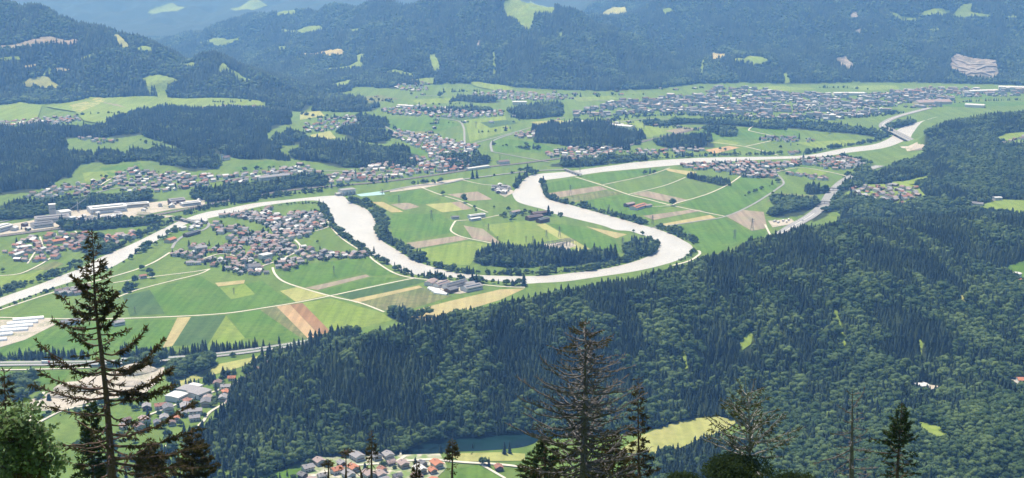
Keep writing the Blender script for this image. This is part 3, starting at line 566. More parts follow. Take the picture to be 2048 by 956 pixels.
# terrain material: grass on open ground, dark litter under the woods
def poly_worlds(): return [hits(p) for p, _, _ in WOODS]
WOOD_XY = poly_worlds()
CLEAR_XY = [hits(p) for p, _ in CLEAR]
SPURX = np.array([p[0] for p in SPUR]); SPURY = np.array([p[2] for p in SPUR])
NEAR_FOOT_X = np.array([300, 395, 420, 480, 540, 600, 700, 800, 850, 960, 1045, 1120, 1280, 1300, 1440, 2400])
NEAR_FOOT_Y = np.array([900, 872, 905, 935, 945, 927, 916, 908, 906, 896, 888, 872, 864, 860, 835, 1200])
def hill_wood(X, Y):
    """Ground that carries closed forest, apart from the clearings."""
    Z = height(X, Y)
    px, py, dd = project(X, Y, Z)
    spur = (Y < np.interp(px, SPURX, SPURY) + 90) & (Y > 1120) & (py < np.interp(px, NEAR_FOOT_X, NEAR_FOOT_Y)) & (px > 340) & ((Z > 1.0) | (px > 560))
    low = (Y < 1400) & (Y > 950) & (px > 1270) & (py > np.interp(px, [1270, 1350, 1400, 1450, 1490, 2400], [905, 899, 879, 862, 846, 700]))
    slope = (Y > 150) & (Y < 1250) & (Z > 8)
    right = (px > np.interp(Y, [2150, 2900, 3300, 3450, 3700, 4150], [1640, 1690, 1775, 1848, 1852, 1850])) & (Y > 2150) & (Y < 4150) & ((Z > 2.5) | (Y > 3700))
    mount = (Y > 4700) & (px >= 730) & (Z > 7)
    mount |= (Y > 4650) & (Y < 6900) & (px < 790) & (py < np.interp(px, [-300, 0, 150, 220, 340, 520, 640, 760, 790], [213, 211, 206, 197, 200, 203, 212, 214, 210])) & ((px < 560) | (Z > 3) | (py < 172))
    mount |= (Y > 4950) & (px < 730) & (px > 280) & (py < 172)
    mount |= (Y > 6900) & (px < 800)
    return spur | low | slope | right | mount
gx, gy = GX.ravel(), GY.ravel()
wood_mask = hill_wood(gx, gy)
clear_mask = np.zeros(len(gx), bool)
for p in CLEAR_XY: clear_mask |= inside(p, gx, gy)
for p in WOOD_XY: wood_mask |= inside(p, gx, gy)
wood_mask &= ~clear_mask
idx = np.arange(NA * NY).reshape(NY, NA)
q = np.stack([idx[:-1, :-1], idx[:-1, 1:], idx[1:, 1:], idx[1:, :-1]], -1).reshape(-1, 4)
T = np.concatenate([q[:, [0, 1, 2]], q[:, [0, 2, 3]]])
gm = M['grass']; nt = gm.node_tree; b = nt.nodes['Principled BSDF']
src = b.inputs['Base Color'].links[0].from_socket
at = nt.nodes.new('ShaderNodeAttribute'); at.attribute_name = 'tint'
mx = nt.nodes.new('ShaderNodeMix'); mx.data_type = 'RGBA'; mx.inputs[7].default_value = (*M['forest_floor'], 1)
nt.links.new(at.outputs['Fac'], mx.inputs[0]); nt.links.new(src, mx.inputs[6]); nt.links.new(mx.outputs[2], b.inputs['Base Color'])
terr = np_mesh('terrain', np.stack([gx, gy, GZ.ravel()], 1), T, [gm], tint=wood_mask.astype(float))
terr.polygons.foreach_set('use_smooth', np.ones(len(T), bool))
add('terrain', terr, kind='structure')

riv = draped('river', [tuple(p) for p in RIVER], M['water'], .12)
lake_xy = smooth(flat([(796, 912), (815, 900), (850, 886), (900, 878), (960, 873), (1040, 867), (1075, 872), (1070, 886), (1035, 896), (960, 902), (900, 904), (850, 909)]), 6, closed=True)
draped('lake', [tuple(p) for p in lake_xy], M['lake'], .3)
draped('settling_basin', [tuple(p) for p in flat([(712, 389), (766, 382), (770, 389), (722, 393)])], M['pool'], .25)
M['yard'] = mat('village ground', (.32, .33, .22), .95, .1, noise=[(.05, (.18, .25, .09), .42, .55), (.08, (.5, .46, .38), .5, .65)])
FIELD_XY = []
for i, (p, m) in enumerate(FIELDS):
    xy = hits(p)
    if m in ('gravel', 'yard'): FIELD_XY.append(xy)
    nm = {'gravel': 'gravel_yard', 'yard': 'village_ground'}.get(m, 'field')
    draped(nm, [tuple(q) for q in xy], M[m], .14 + .004 * i, maxlen=None if xy[:, 1].max() < 3300 else 60)
for i, ((p, m), xy) in enumerate(zip(CLEAR, CLEAR_XY)):
    draped({'rock': 'rock_face', 'gravel': 'gravel_clearing'}.get(m, 'hillside_meadow'), [tuple(q) for q in xy], M[m], .9 + .01 * i if xy[:, 1].max() < 4300 else 3.0 + .01 * i, maxlen=14 if xy[:, 1].max() < 4300 else 30)

WHITE = mat('road paint', (.8, .8, .78), .8, .2)
ROAD_W = []
for p, w in ROADS:
    ROAD_W.append((road('lane' if w < 5 else 'road', p, w, M['road'] if w < 5.5 else M['asphalt']), w))
HW1 = road('motorway', [(-200, 736), (0, 729), (176, 727), (292, 722), (432, 711), (555, 695), (640, 680)], 20, M['asphalt'], lines=[('median_strip', 2.0, -2.0, M['g3']), ('lane_marking', 6.0, 5.7, WHITE), ('lane_marking', -5.7, -6.0, WHITE), ('lane_marking', 9.4, 9.1, WHITE), ('lane_marking', -9.1, -9.4, WHITE)])
HW2 = road('motorway', [(1560, 470), (1589, 451), (1621, 433), (1648, 410), (1665, 383), (1692, 360), (1732, 341), (1760, 332)], 26, M['asphalt'], lines=[('median_strip', 1.6, -1.6, M['concrete']), ('lane_marking', 7.0, 6.7, WHITE), ('lane_marking', -6.7, -7.0, WHITE)])
HW3 = road('motorway', [(1860, 196 + 20), (1800, 232), (1774, 243), (1765, 252), (1772, 261)], 26, M['asphalt'], lines=[('median_strip', 1.6, -1.6, M['concrete'])])
RAIL = road('railway_line', [(-150, 490), (0, 473), (151, 453), (251, 440), (347, 424), (450, 403), (560, 384), (640, 375), (766, 364), (866, 351), (979, 334), (1060, 325), (1200, 305), (1300, 280), (1420, 252)], 16, M['rail'],
            lines=[('rail', c + .8, c + .55, M['steel']) for c in (-5, -3.4, 2.6, 4.2)])
road('main_road', [(760, 385), (788, 380), (826, 373), (891, 367), (924, 360), (966, 354), (1060, 343), (1134, 340)], 9, M['asphalt'])
ROAD_W += [(HW1, 24), (HW2, 26), (HW3, 26), (RAIL, 16)]
RS = np.concatenate([P for P, w in ROAD_W]); RW = np.concatenate([np.full(len(P), w / 2) for P, w in ROAD_W])
def near_road(X, Y, extra):
    out = np.zeros(len(X), bool)
    for i in range(0, len(X), 4000):
        dd = (X[i:i + 4000, None] - RS[None, :, 0]) ** 2 + (Y[i:i + 4000, None] - RS[None, :, 1]) ** 2
        out[i:i + 4000] = (dd < (RW[None] + extra) ** 2).any(1)
    return out

# ------------------------------------------------------------------ trees: templates
def tmpl(vs, ts): return np.array(vs, float), np.array(ts, int)
def conifer(tiers, n, jag, seed, slim=.19, droop=.35):
    """Stacked ragged skirts on a stem, unit height."""
    r = random.Random(seed); V = []; T = []
    for k in range(tiers):
        f = k / tiers
        top = min(1.0, f + 1.55 / tiers + .04) if k < tiers - 1 else 1.0
        base = .06 + .94 * f
        rad = slim * (1 - f) ** .85 * r.uniform(.85, 1.15) + .012
        b = len(V); a0 = r.uniform(0, 6.3)
        V.append((r.uniform(-.01, .01), r.uniform(-.01, .01), top))
        m = n * 2 if jag else n
        for i in range(m):
            a = a0 + 2 * math.pi * i / m
            rr = rad * (r.uniform(.85, 1.2) if (i % 2 == 0 or not jag) else r.uniform(.42, .6))
            V.append((rr * math.cos(a), rr * math.sin(a), base + (0 if (i % 2 == 0 or not jag) else .035) - r.uniform(0, .03)))
        for i in range(m): T.append((b, b + 1 + i, b + 1 + (i + 1) % m))
    return tmpl(V, T)
ICO = None
def ico(sub):
    bm = bmesh.new(); bmesh.ops.create_icosphere(bm, subdivisions=sub, radius=1)
    v = np.array([x.co[:] for x in bm.verts]); t = np.array([[q.index for q in f.verts] for f in bm.faces]); bm.free()
    return v, t
def broad(seed, nleaf, lobes=6, wide=.40):
    """A crown of several ragged lobes with loose leaf clumps, unit height."""
    r = np.random.default_rng(seed); V = []; T = []
    iv, it = ico(1)
    cs = []
    for k in range(lobes):
        a = 2 * math.pi * k / max(1, lobes - 1) + r.uniform(-.4, .4)
        if k == 0: c = np.array([0, 0, .72]); R = .27
        else: c = np.array([math.cos(a) * wide * .5, math.sin(a) * wide * .5, r.uniform(.38, .66)]); R = r.uniform(.19, .27)
        cs.append((c, R))
        v = iv * (R * r.uniform(.7, 1.12, (len(iv), 1))) * np.array([1, 1, .92]) + c
        b = sum(len(x) for x in V); V.append(v); T.append(it + b)
    pts = []; tt = []
    b = sum(len(x) for x in V)
    for k in range(nleaf):
        c, R = cs[r.integers(len(cs))]
        u = r.normal(size=3); u /= np.linalg.norm(u); u[2] = abs(u[2]) * 1.0 - .25
        p = c + u * R * r.uniform(.95, 1.22)
        a1 = r.normal(size=3); a1 /= np.linalg.norm(a1); a2 = np.cross(a1, r.normal(size=3)); a2 /= np.linalg.norm(a2)
        s = r.uniform(.035, .075)
        n0 = b + len(pts); pts += [p + a1 * s, p - a1 * s * .6 + a2 * s, p - a1 * s * .6 - a2 * s]; tt.append((n0, n0 + 1, n0 + 2))
    if pts: V.append(np.array(pts)); T.append(np.array(tt))
    return np.concatenate(V), np.concatenate(T)

CON = {'near': [conifer(6, 6, True, s, .20 + .025 * (s % 3)) for s in range(6)], 'mid': [conifer(5, 5, True, 20 + s, .24) for s in range(5)], 'far': [conifer(2, 6, False, 40 + s, .24) for s in range(4)]}
BRD = {'near': [broad(s, 110, 7) for s in range(6)], 'mid': [broad(20 + s, 36, 5) for s in range(5)]}
def low_broad(seed):
    r = np.random.default_rng(seed); v, t = ico(1); v = v * r.uniform(.72, 1.15, (len(v), 1)) * np.array([.36, .36, .46]) + np.array([0, 0, .5]); return v, t
BRD['far'] = [low_broad(60 + s) for s in range(4)]

def patch_noise(X, Y, L, seed):
    r = random.Random(seed); n = np.zeros(len(X))
    for _ in range(7):
        a = r.uniform(0, 6.3); k = 2 * math.pi / (L * r.uniform(.5, 1.6)); n += np.sin(k * (X * math.cos(a) + Y * math.sin(a)) + r.uniform(0, 6.3))
    return n / 2.6
# ------------------------------------------------------------------ trees: where they stand
def jitter_grid(x0, x1, y0, y1, step, j=.45):
    nx, ny = int((x1 - x0) / step) + 1, int((y1 - y0) / step) + 1
    X, Y = np.meshgrid(x0 + np.arange(nx) * step, y0 + np.arange(ny) * step)
    X = X.ravel() + rng.uniform(-j, j, nx * ny) * step; Y = Y.ravel() + rng.uniform(-j, j, nx * ny) * step
    return X, Y
def in_view(X, Y, Z, m=60):
    px, py, d = project(X, Y, Z)
    return (px > -m) & (px < 2048 + m) & (py > -m - 40) & (py < 956 + m + 40) & (d > 5)
# ------------------------------------------------------------------ settlements: where every house stands
TERR, ORAN, BRWN, DGRY, GREY, PALE, PINK = range(7)
MIXED = [BRWN, GREY, GREY, DGRY, PINK, PINK, TERR, PALE, GREY, BRWN, PINK, TERR, GREY]
REDDISH = [TERR, ORAN, PINK, BRWN, PALE, DGRY, GREY, PINK, GREY]
GREYISH = [GREY, GREY, DGRY, BRWN, PINK, PALE, DGRY, GREY]
# name, polygon, spacing, roofs, share kept, trees per house
VILLAGES = [
 ('lake hamlet', [(596, 975), (612, 934), (650, 916), (700, 906), (760, 912), (800, 918), (890, 906), (905, 925), (888, 945), (880, 985), (700, 985), (600, 980)], 18.7, REDDISH, .92, .5),
 ('lake cottages', [(960, 934), (1000, 930), (1010, 944), (985, 950)], 17.8, [TERR, TERR, PINK], 1, .5),
 ('quarry hamlet', [(292, 812), (330, 790), (400, 772), (440, 765), (480, 750), (520, 735), (552, 728), (545, 742), (500, 770), (478, 790), (462, 812), (420, 838), (390, 862), (330, 852), (300, 862), (296, 838)], 18.7, REDDISH + GREYISH, .86, 1.3),
 ('cut-off lane houses', [(215, 850), (290, 835), (300, 860), (230, 870)], 21.4, REDDISH, .9, .5),
 ('river bend village', [(345, 503), (365, 492), (400, 488), (440, 500), (475, 480), (520, 484), (560, 484), (600, 492), (690, 508), (738, 505), (736, 516), (640, 520), (610, 522), (598, 535), (560, 546), (510, 552), (475, 548), (440, 540), (415, 522), (380, 518), (350, 514)], 16.0, MIXED, .86, 1.3),
 ('middle bend quarter', [(418, 448), (440, 446), (480, 456), (520, 460), (555, 478), (585, 484), (560, 494), (520, 488), (470, 484), (440, 470)], 16.0, [TERR, PINK, PINK, BRWN, GREY, GREY, DGRY], .86, 1.3),
 ('northern bend quarter', [(425, 437), (470, 427), (510, 420), (545, 418), (540, 430), (580, 428), (620, 420), (645, 430), (655, 448), (640, 460), (608, 474), (580, 482), (545, 466), (528, 448), (470, 436)], 15.2, GREYISH + [PINK, TERR], .86, 1.3),
 ('apartment row by the bridge', [(362, 462), (372, 452), (410, 446), (408, 456), (380, 464)], 17.6, [PALE, PALE, GREY], 1, .2),
 ('lane end farmsteads', [(430, 534), (370, 530), (362, 526), (400, 522)], 17.6, [BRWN, GREY], .9, .4),
 ('western riverside houses', [(300, 522), (330, 508), (350, 500), (360, 512), (320, 524)], 16.8, [PINK, BRWN, GREY], .95, .7),
 ('railway housing', [(6, 505), (30, 486), (60, 476), (110, 470), (150, 466), (185, 470), (190, 500), (140, 512), (110, 520), (60, 526), (20, 520)], 16.8, [PINK, TERR, GREY, BRWN, PALE, TERR], .85, .3),
 ('riverbank cottages', [(200, 478), (270, 466), (280, 472), (230, 494), (205, 495)], 17.6, [PINK, GREY, TERR], .8, .7), ('lower river lane houses', [(112, 586), (150, 574), (178, 574), (180, 588), (130, 594)], 14.4, [GREY, BRWN, DGRY], .9, .4),
 ('hamlet behind the factory', [(40, 395), (110, 375), (200, 362), (240, 352), (250, 370), (180, 392), (90, 402)], 21.4, MIXED, .8, .9), ('long northern village', [(230, 352), (260, 335), (330, 345), (430, 352), (520, 345), (600, 330), (640, 345), (645, 358), (560, 360), (470, 370), (400, 375), (300, 388), (250, 390)], 21.4, MIXED + [PALE], .85, .7),
 ('station village', [(640, 356), (700, 342), (760, 330), (850, 312), (905, 300), (960, 320), (930, 342), (860, 348), (760, 362), (660, 370)], 19.6, MIXED + [TERR, PALE], .9, .4), ('crossroads village', [(775, 258), (800, 262), (850, 272), (900, 280), (955, 290), (955, 305), (890, 312), (855, 305), (810, 285), (780, 272)], 19.6, MIXED + [PALE], .9, .3),
 ('wood edge hamlet', [(1030, 268), (1068, 262), (1072, 276), (1035, 278)], 21.4, MIXED, .9, .4), ('northern bank village', [(1085, 308), (1130, 296), (1200, 296), (1290, 302), (1400, 296), (1420, 306), (1300, 312), (1200, 318), (1130, 326)], 21.4, MIXED, .85, .5),
 ('spire village', [(1355, 331), (1420, 326), (1480, 324), (1560, 326), (1600, 319), (1680, 315), (1722, 322), (1725, 334), (1680, 342), (1610, 330), (1560, 338), (1555, 358), (1510, 358), (1450, 346), (1390, 340)], 18.7, MIXED + [BRWN, PINK], .86, 1.3), ('lone row below the spire village', [(1562, 346), (1600, 348), (1662, 358), (1655, 363), (1600, 357)], 19.6, [PINK, BRWN], .95, .4),
 ('right hillside village', [(1692, 386), (1712, 374), (1750, 370), (1800, 374), (1845, 378), (1850, 392), (1820, 410), (1770, 412), (1730, 400)], 19.6, MIXED, .9, .3), ('upper right hamlet', [(1985, 288), (2020, 280), (2060, 272), (2060, 290), (2010, 292)], 23.1, MIXED, .8, .5),
 ('far farm cluster', [(1515, 280), (1540, 274), (1600, 276), (1640, 282), (1600, 286), (1550, 284)], 21.4, [BRWN, DGRY], .7, 1.2), ('river farm', [(1568, 308), (1600, 302), (1605, 308), (1575, 311)], 21.4, [BRWN, PINK], .8, .8), ('caravan ground', [(978, 378), (1000, 368), (1020, 374), (1018, 388), (1000, 388)], 13.0, [PALE, GREY, PALE, DGRY], .9, .4),
 ('terrace hamlet', [(0, 244), (60, 238), (150, 234), (170, 240), (110, 250), (0, 254)], 23.1, MIXED, .9, .3), ('upper meadow hamlet', [(400, 216), (460, 212), (530, 214), (540, 222), (480, 222), (410, 222)], 24.9, MIXED, .8, .4), ('clearing farms', [(140, 276), (180, 272), (235, 280), (240, 292), (190, 288)], 30.3, MIXED, .6, 1.0),
 ('mid terrace village', [(600, 250), (650, 238), (700, 232), (740, 240), (700, 262), (680, 258), (620, 268)], 24.9, MIXED, .7, .7), ('church hill village', [(790, 178), (790, 164), (830, 160), (868, 168), (850, 182), (820, 184)], 26.7, MIXED, .8, .5),
 ('middle valley band', [(755, 222), (800, 212), (870, 214), (940, 220), (1000, 222), (1010, 232), (960, 236), (880, 236), (790, 230)], 24.0, MIXED + [PALE, PALE], .9, .3), ('foot of mountain village', [(940, 188), (1000, 182), (1060, 186), (1130, 192), (1150, 198), (1080, 202), (1000, 200), (945, 194)], 25.8, MIXED, .8, .5),
 ('great town', [(1140, 232), (1180, 212), (1280, 200), (1380, 190), (1440, 178), (1500, 176), (1560, 186), (1640, 190), (1700, 190), (1800, 184), (1850, 190), (1910, 196), (1880, 214), (1800, 218), (1760, 230), (1680, 238), (1600, 240), (1500, 238), (1400, 232), (1300, 226), (1200, 236)], 24.0, [GREY, GREY, DGRY, BRWN, PINK, GREY, DGRY, PALE, BRWN], .66, .9),
 ('scattered valley farms', [(700, 205), (1000, 186), (1240, 192), (1400, 180), (1400, 176), (1000, 182), (700, 196)], 95, MIXED, .55, 2.5), ('meadow farms', [(740, 240), (900, 230), (1250, 238), (1400, 246), (1400, 268), (1100, 246), (930, 280), (800, 268)], 85, MIXED, .4, 2.5),
 ('works yard', [(20, 455), (60, 446), (150, 428), (250, 424), (330, 408), (405, 402), (405, 409), (330, 418), (250, 434), (150, 449), (60, 462), (10, 466)], 24, [PALE, PALE, GREY, PALE, DGRY], .8, .25),
 ('town edge', [(1780, 186), (1850, 176), (1960, 180), (2060, 184), (2060, 192), (1900, 196)], 28.5, MIXED, .7, .5), ('railway yard quarter', [(1560, 232), (1700, 226), (1750, 232), (1640, 242)], 28.5, [PALE, GREY, PALE], .5, .2), ('valley road houses', [(1140, 250), (1200, 244), (1260, 250), (1250, 256), (1150, 254)], 26.7, [PALE, GREY, PINK], .8, .3),
]
HALLS = [  # end pixels of the ridge, width, wall height, roof, wall, name, label
 ((70, 446), (138, 440), 26, 11, GREY, 'wall_w', 'factory_hall', 'long grey-roofed factory hall beside the railway, below the pale tower'), ((99, 431), (112, 430), 15, 26, PALE, 'concrete', 'factory_tower', 'tall blocky factory tower rising behind the long grey-roofed hall'),
 ((118, 437), (138, 434), 26, 16, PALE, 'wall_w', 'factory_hall', 'tall white-roofed block joined to the grey factory hall'), ((178, 426), (250, 419), 44, 12, PALE, 'wall_w', 'factory_hall', 'largest white-roofed factory hall in the works yard'),
 ((247, 415), (297, 411), 24, 8, PALE, 'wall_c', 'warehouse', 'long cream warehouse next to the largest white factory hall'), ((338, 407), (368, 404), 24, 8, GREY, 'wall_b', 'warehouse', 'square grey warehouse near the road to the river bridge'), ((362, 412), (399, 408), 22, 7, PALE, 'wall_w', 'warehouse', 'low pale warehouse at the eastern end of the works yard'),
 ((198, 438), (243, 432), 14, 6, PALE, 'wall_w', 'warehouse', 'narrow pale shed between the railway and the largest white hall'), ((166, 446), (198, 441), 16, 7, GREY, 'wall_w', 'warehouse', 'grey-roofed loading shed beside the railway and white silo block'), ((64, 456), (104, 451), 24, 8, DGRY, 'wall_w', 'factory_hall', 'dark-roofed hall in front of the long grey factory hall'),
 ((-10, 464), (16, 457), 30, 10, PALE, 'wall_w', 'factory_hall', 'white hall cut by the picture edge beside the railway'), ((140, 450), (150, 448), 13, 17, PALE, 'wall_w', 'silo_block', 'tall white silo block standing beside the railway'),
 ((517, 362), (578, 355), 18, 9, GREY, 'wall_w', 'hall', 'long grey flat hall above the wooded river bank'), ((934, 341), (976, 335), 14, 6, PALE, 'wall_w', 'shed', 'long pale station shed beside the railway'), ((996, 328), (1016, 326), 18, 7, BRWN, 'wall_w', 'hall', 'brown-roofed hall beside the pale station shed'),
 ((1222, 254), (1266, 258), 34, 10, PALE, 'wall_w', 'hall', 'long pale hall on the far side of the dark round wood'), ((1136, 247), (1182, 247), 30, 9, PALE, 'wall_w', 'hall', 'white industrial hall behind the dark round wood, west of its neighbour'), ((1025, 209), (1053, 209), 30, 12, PALE, 'wall_w', 'hall', 'blue-white hall beside the small dark wooded hill'),
 ((797, 214), (828, 216), 26, 9, PALE, 'wall_w', 'hall', 'pale hall in the western part of the middle valley band'), ((1831, 209), (1897, 207), 50, 10, PINK, 'wall_c', 'hall', 'broad tan-roofed hall at the edge of the great town'), ((1931, 213), (1969, 215), 40, 10, PALE, 'wall_w', 'hall', 'white hall beyond the wooded hill, east of the tan-roofed one'),
 ((1997, 177), (2060, 179), 50, 10, PALE, 'wall_w', 'hall', 'very long white hall cut by the picture edge below the quarry'), ((1666, 190), (1728, 190), 40, 10, PALE, 'wall_w', 'hall', 'long pale hall at the foot of the far mountain above the town'), ((1935, 186), (1992, 184), 40, 10, PALE, 'wall_w', 'hall', 'pale hall on the valley floor directly below the quarry'),
 ((856, 572), (868, 565), 15, 6, PINK, 'wall_w', 'farm_building', 'square pink-roofed farmhouse at the west of the riverside farmyard'), ((872, 575), (894, 568), 14, 6, PINK, 'wall_w', 'farm_building', 'pink-roofed barn beside the square farmhouse'), ((889, 578), (930, 567), 13, 7, DGRY, 'wall_w', 'farm_building', 'long dark-roofed barn in the middle of the riverside farmyard'),
 ((931, 573), (947, 571), 14, 6, GREY, 'wall_w', 'farm_building', 'short grey shed behind the longest farm shed'), ((894, 586), (911, 581), 15, 6, DGRY, 'wall_b', 'farm_building', 'small dark shed at the front of the riverside farmyard'), ((927, 583), (959, 576), 19, 7, GREY, 'wall_w', 'farm_building', 'longest blue-grey shed on the edge of the stubble field'),
 ((122, 651), (160, 645), 15, 6, DGRY, 'wall_w', 'farm_building', 'dark-roofed packing shed behind the big spruce, near the greenhouses'), ((226, 652), (247, 648), 14, 6, GREY, 'wall_w', 'farm_building', 'grey shed right of the big spruce trunk on the straight lane'), ((938, 437), (968, 433), 14, 7, PALE, 'wall_w', 'farm_building', 'long white-roofed farm shed in the river loop'),
 ((940, 442), (960, 439), 10, 5, PALE, 'wall_w', 'farm_building', 'lower white shed in front of the long farm shed'), ((903, 438), (917, 437), 10, 5, DGRY, 'wall_w', 'farm_building', 'small dark shed west of the white farm sheds'), ((1054, 441), (1082, 437), 16, 8, BRWN, 'wall_b', 'barn', 'big brown barn on the river bend, western one'),
 ((1076, 446), (1095, 442), 14, 8, DGRY, 'wall_b', 'barn', 'dark blue-grey barn nearest the fields on the river bend'), ((1064, 433), (1096, 429), 14, 8, BRWN, 'wall_b', 'barn', 'long brown barn behind the others on the river bend'), ((1022, 429), (1038, 426), 12, 6, PINK, 'wall_w', 'farmhouse', 'pink-roofed farmhouse west of the brown barns'),
 ((1251, 414), (1266, 411), 13, 7, PINK, 'wall_b', 'farmhouse', 'dusky pink farmhouse at the west of the red-roofed farm'), ((1266, 420), (1288, 413), 20, 6, ORAN, 'wall_w', 'barn', 'large orange-roofed barn alone in the eastern meadows'), ((1290, 415), (1301, 413), 10, 5, PINK, 'wall_w', 'farm_building', 'small pink shed east of the orange-roofed barn'),
 ((279, 557), (292, 555), 10, 5, TERR, 'wall_w', 'barn', 'small red-roofed barn among trees on the pale lane'), ((1938, 410), (1966, 412), 13, 6, GREY, 'wall_w', 'farm_building', 'grey farm shed beside the tan field on the right plateau'), ((1987, 401), (2001, 400), 13, 7, PALE, 'wall_w', 'farmhouse', 'white farmhouse beside the meadow on the right plateau'),
 ((2026, 556), (2036, 553), 12, 6, PALE, 'wall_w', 'farmhouse', 'white house below the bright meadow at the right edge'), ((2034, 570), (2050, 567), 13, 6, ORAN, 'wall_w', 'farmhouse', 'orange-roofed house below the bright meadow at the right edge'), ((1835, 780), (1852, 775), 12, 6, PALE, 'wall_w', 'farmhouse', 'long pale-roofed house alone in the wood clearing'), ((2034, 768), (2052, 766), 12, 6, ORAN, 'wall_w', 'farmhouse', 'orange-roofed house at the right edge in the lower wood'),
 ((345, 803), (362, 795), 22, 7, PALE, 'wall_w', 'workshop', 'flat pale workshop at the front of the white row in the quarry hamlet'), ((366, 790), (385, 781), 22, 7, GREY, 'wall_w', 'workshop', 'grey workshop with roof lights in the quarry hamlet row'), ((386, 797), (412, 787), 22, 7, GREY, 'wall_w', 'workshop', 'broad grey-roofed workshop in the quarry hamlet'), ((378, 783), (396, 776), 18, 6, PALE, 'wall_w', 'workshop', 'bright white-roofed workshop next to the green strip'),
 ((522, 520), (540, 516), 16, 10, PALE, 'wall_w', 'school', 'big white block at the heart of the bend village'), ((390, 503), (412, 500), 17, 8, GREY, 'wall_w', 'inn', 'long grey-roofed inn west of the bend village centre'), ((370, 474), (397, 466), 12, 6, DGRY, 'wall_b', 'shed', 'long dark shed beside the curving bridge road'), ((334, 486), (348, 481), 14, 6, ORAN, 'wall_c', 'hall', 'bright orange-roofed hall on the bank by the bridge road'),
 ((104, 488), (128, 484), 14, 6, ORAN, 'wall_c', 'hall', 'long orange-roofed hall in the railway housing'), ((34, 500), (62, 496), 14, 6, PALE, 'wall_w', 'hall', 'white hall among the red roofs of the railway housing'),
]
HX, HY, HR, HV, HI = [], [], [], [], []
hall_pts = []
for e0, e1, wd, hh, *_ in HALLS:
    a, b_ = np.array(hit(*e0)), np.array(hit(*e1))
    for t in np.linspace(0, 1, max(2, int(np.linalg.norm(b_ - a) / 8))): hall_pts.append(((a + (b_ - a) * t), wd / 2))
hall_c = np.array([p for p, _ in hall_pts]); hall_r = np.array([r for _, r in hall_pts])
for vi, (nm, p, sp, roofs, kp, tr) in enumerate(VILLAGES):
    xy = hits(p)
    X, Y = jitter_grid(xy[:, 0].min(), xy[:, 0].max(), xy[:, 1].min(), xy[:, 1].max(), sp, .24)
    k = inside(xy, X, Y) & ~inside(RIVER, X, Y) & ~inside(lake_xy, X, Y)
    X, Y = X[k], Y[k]
    k = ~near_road(X, Y, 4.6) & (((X[:, None] - hall_c[None, :, 0]) ** 2 + (Y[:, None] - hall_c[None, :, 1]) ** 2) > (hall_r[None] + 8) ** 2).all(1)
    X, Y = X[k], Y[k]
    k = rng.random(len(X)) < kp * np.clip(1.15 + (.9 * patch_noise(X, Y, 330, 77) if nm == 'great town' else (.5 * patch_noise(X, Y, 110, 78) if vi > 3 else 0)), .1, 1); X, Y = X[k], Y[k]
    # keep houses apart
    ok = []
    for i in range(len(X)):
        if all((X[i] - X[j]) ** 2 + (Y[i] - Y[j]) ** 2 > (sp * .7) ** 2 for j in ok[-80:]): ok.append(i)
    X, Y = X[ok], Y[ok]
    HX.append(X); HY.append(Y); HV.append(np.full(len(X), vi)); HR.append(rng.choice(roofs, len(X)))
HX, HY, HR, HV = [np.concatenate(q) for q in (HX, HY, HR, HV)]
def village_trees():
    """Garden trees between the houses."""
    X, Y = [], []
    for vi, v in enumerate(VILLAGES):
        s = np.where(HV == vi)[0]
        n = int(len(s) * v[5] * 1.7)
        if n == 0: continue
        i = rng.choice(s, n); a = rng.uniform(0, 6.3, n); r = rng.uniform(9, 15, n)
        X.append(HX[i] + r * np.cos(a)); Y.append(HY[i] + r * np.sin(a))
    return np.concatenate(X), np.concatenate(Y)
def near_house(X, Y, r=8.0):
    out = np.zeros(len(X), bool)
    PXY = np.concatenate([np.stack([HX, HY], 1), hall_c]); R = np.concatenate([np.full(len(HX), r), hall_r + 2.5])
    for i in range(0, len(X), 4000):
        out[i:i + 4000] = (((X[i:i + 4000, None] - PXY[None, :, 0]) ** 2 + (Y[i:i + 4000, None] - PXY[None, :, 1]) ** 2) < R[None] ** 2).any(1)
    return out

TX, TY, TH, TC, TG = [], [], [], [], []     # place, height, conifer?, region
def put(X, Y, h, con, g):
    TX.append(X); TY.append(Y); TH.append(h); TC.append(con); TG.append(np.full(len(X), g))
riv_edge_ok = lambda X, Y: ~inside(RIVER, X, Y)

def in_clear0(X, Y):
    r = np.zeros(len(X), bool)
    for q in CLEAR_XY: r |= inside(q, X, Y)
    return r
for (p, cf, sp), xy in zip(WOODS, WOOD_XY):
    big = xy[:, 1].mean()
    X, Y = jitter_grid(xy[:, 0].min(), xy[:, 0].max(), xy[:, 1].min(), xy[:, 1].max(), sp)
    wv = 1.0 if big > 2800 else 0.0
    k = inside(xy, X + wv * (22 * np.sin(Y / 47) + 14 * np.sin(X / 23 + Y / 31)), Y + wv * (34 * np.sin(X / 61) + 20 * np.sin(X / 27))) & riv_edge_ok(X, Y) & ~in_clear0(X, Y)
    X, Y = X[k], Y[k]
    con = rng.random(len(X)) < np.clip(cf + .25 * patch_noise(X, Y, 160, 3), 0 if cf < .06 else .04, .97)
    h = np.where(con, rng.uniform(15, 27, len(X)), rng.uniform(11, 19, len(X)))
    if sp <= 6: h *= .62
    put(X, Y, h * (1 + .22 * patch_noise(X, Y, 70, 41)), con, 1)
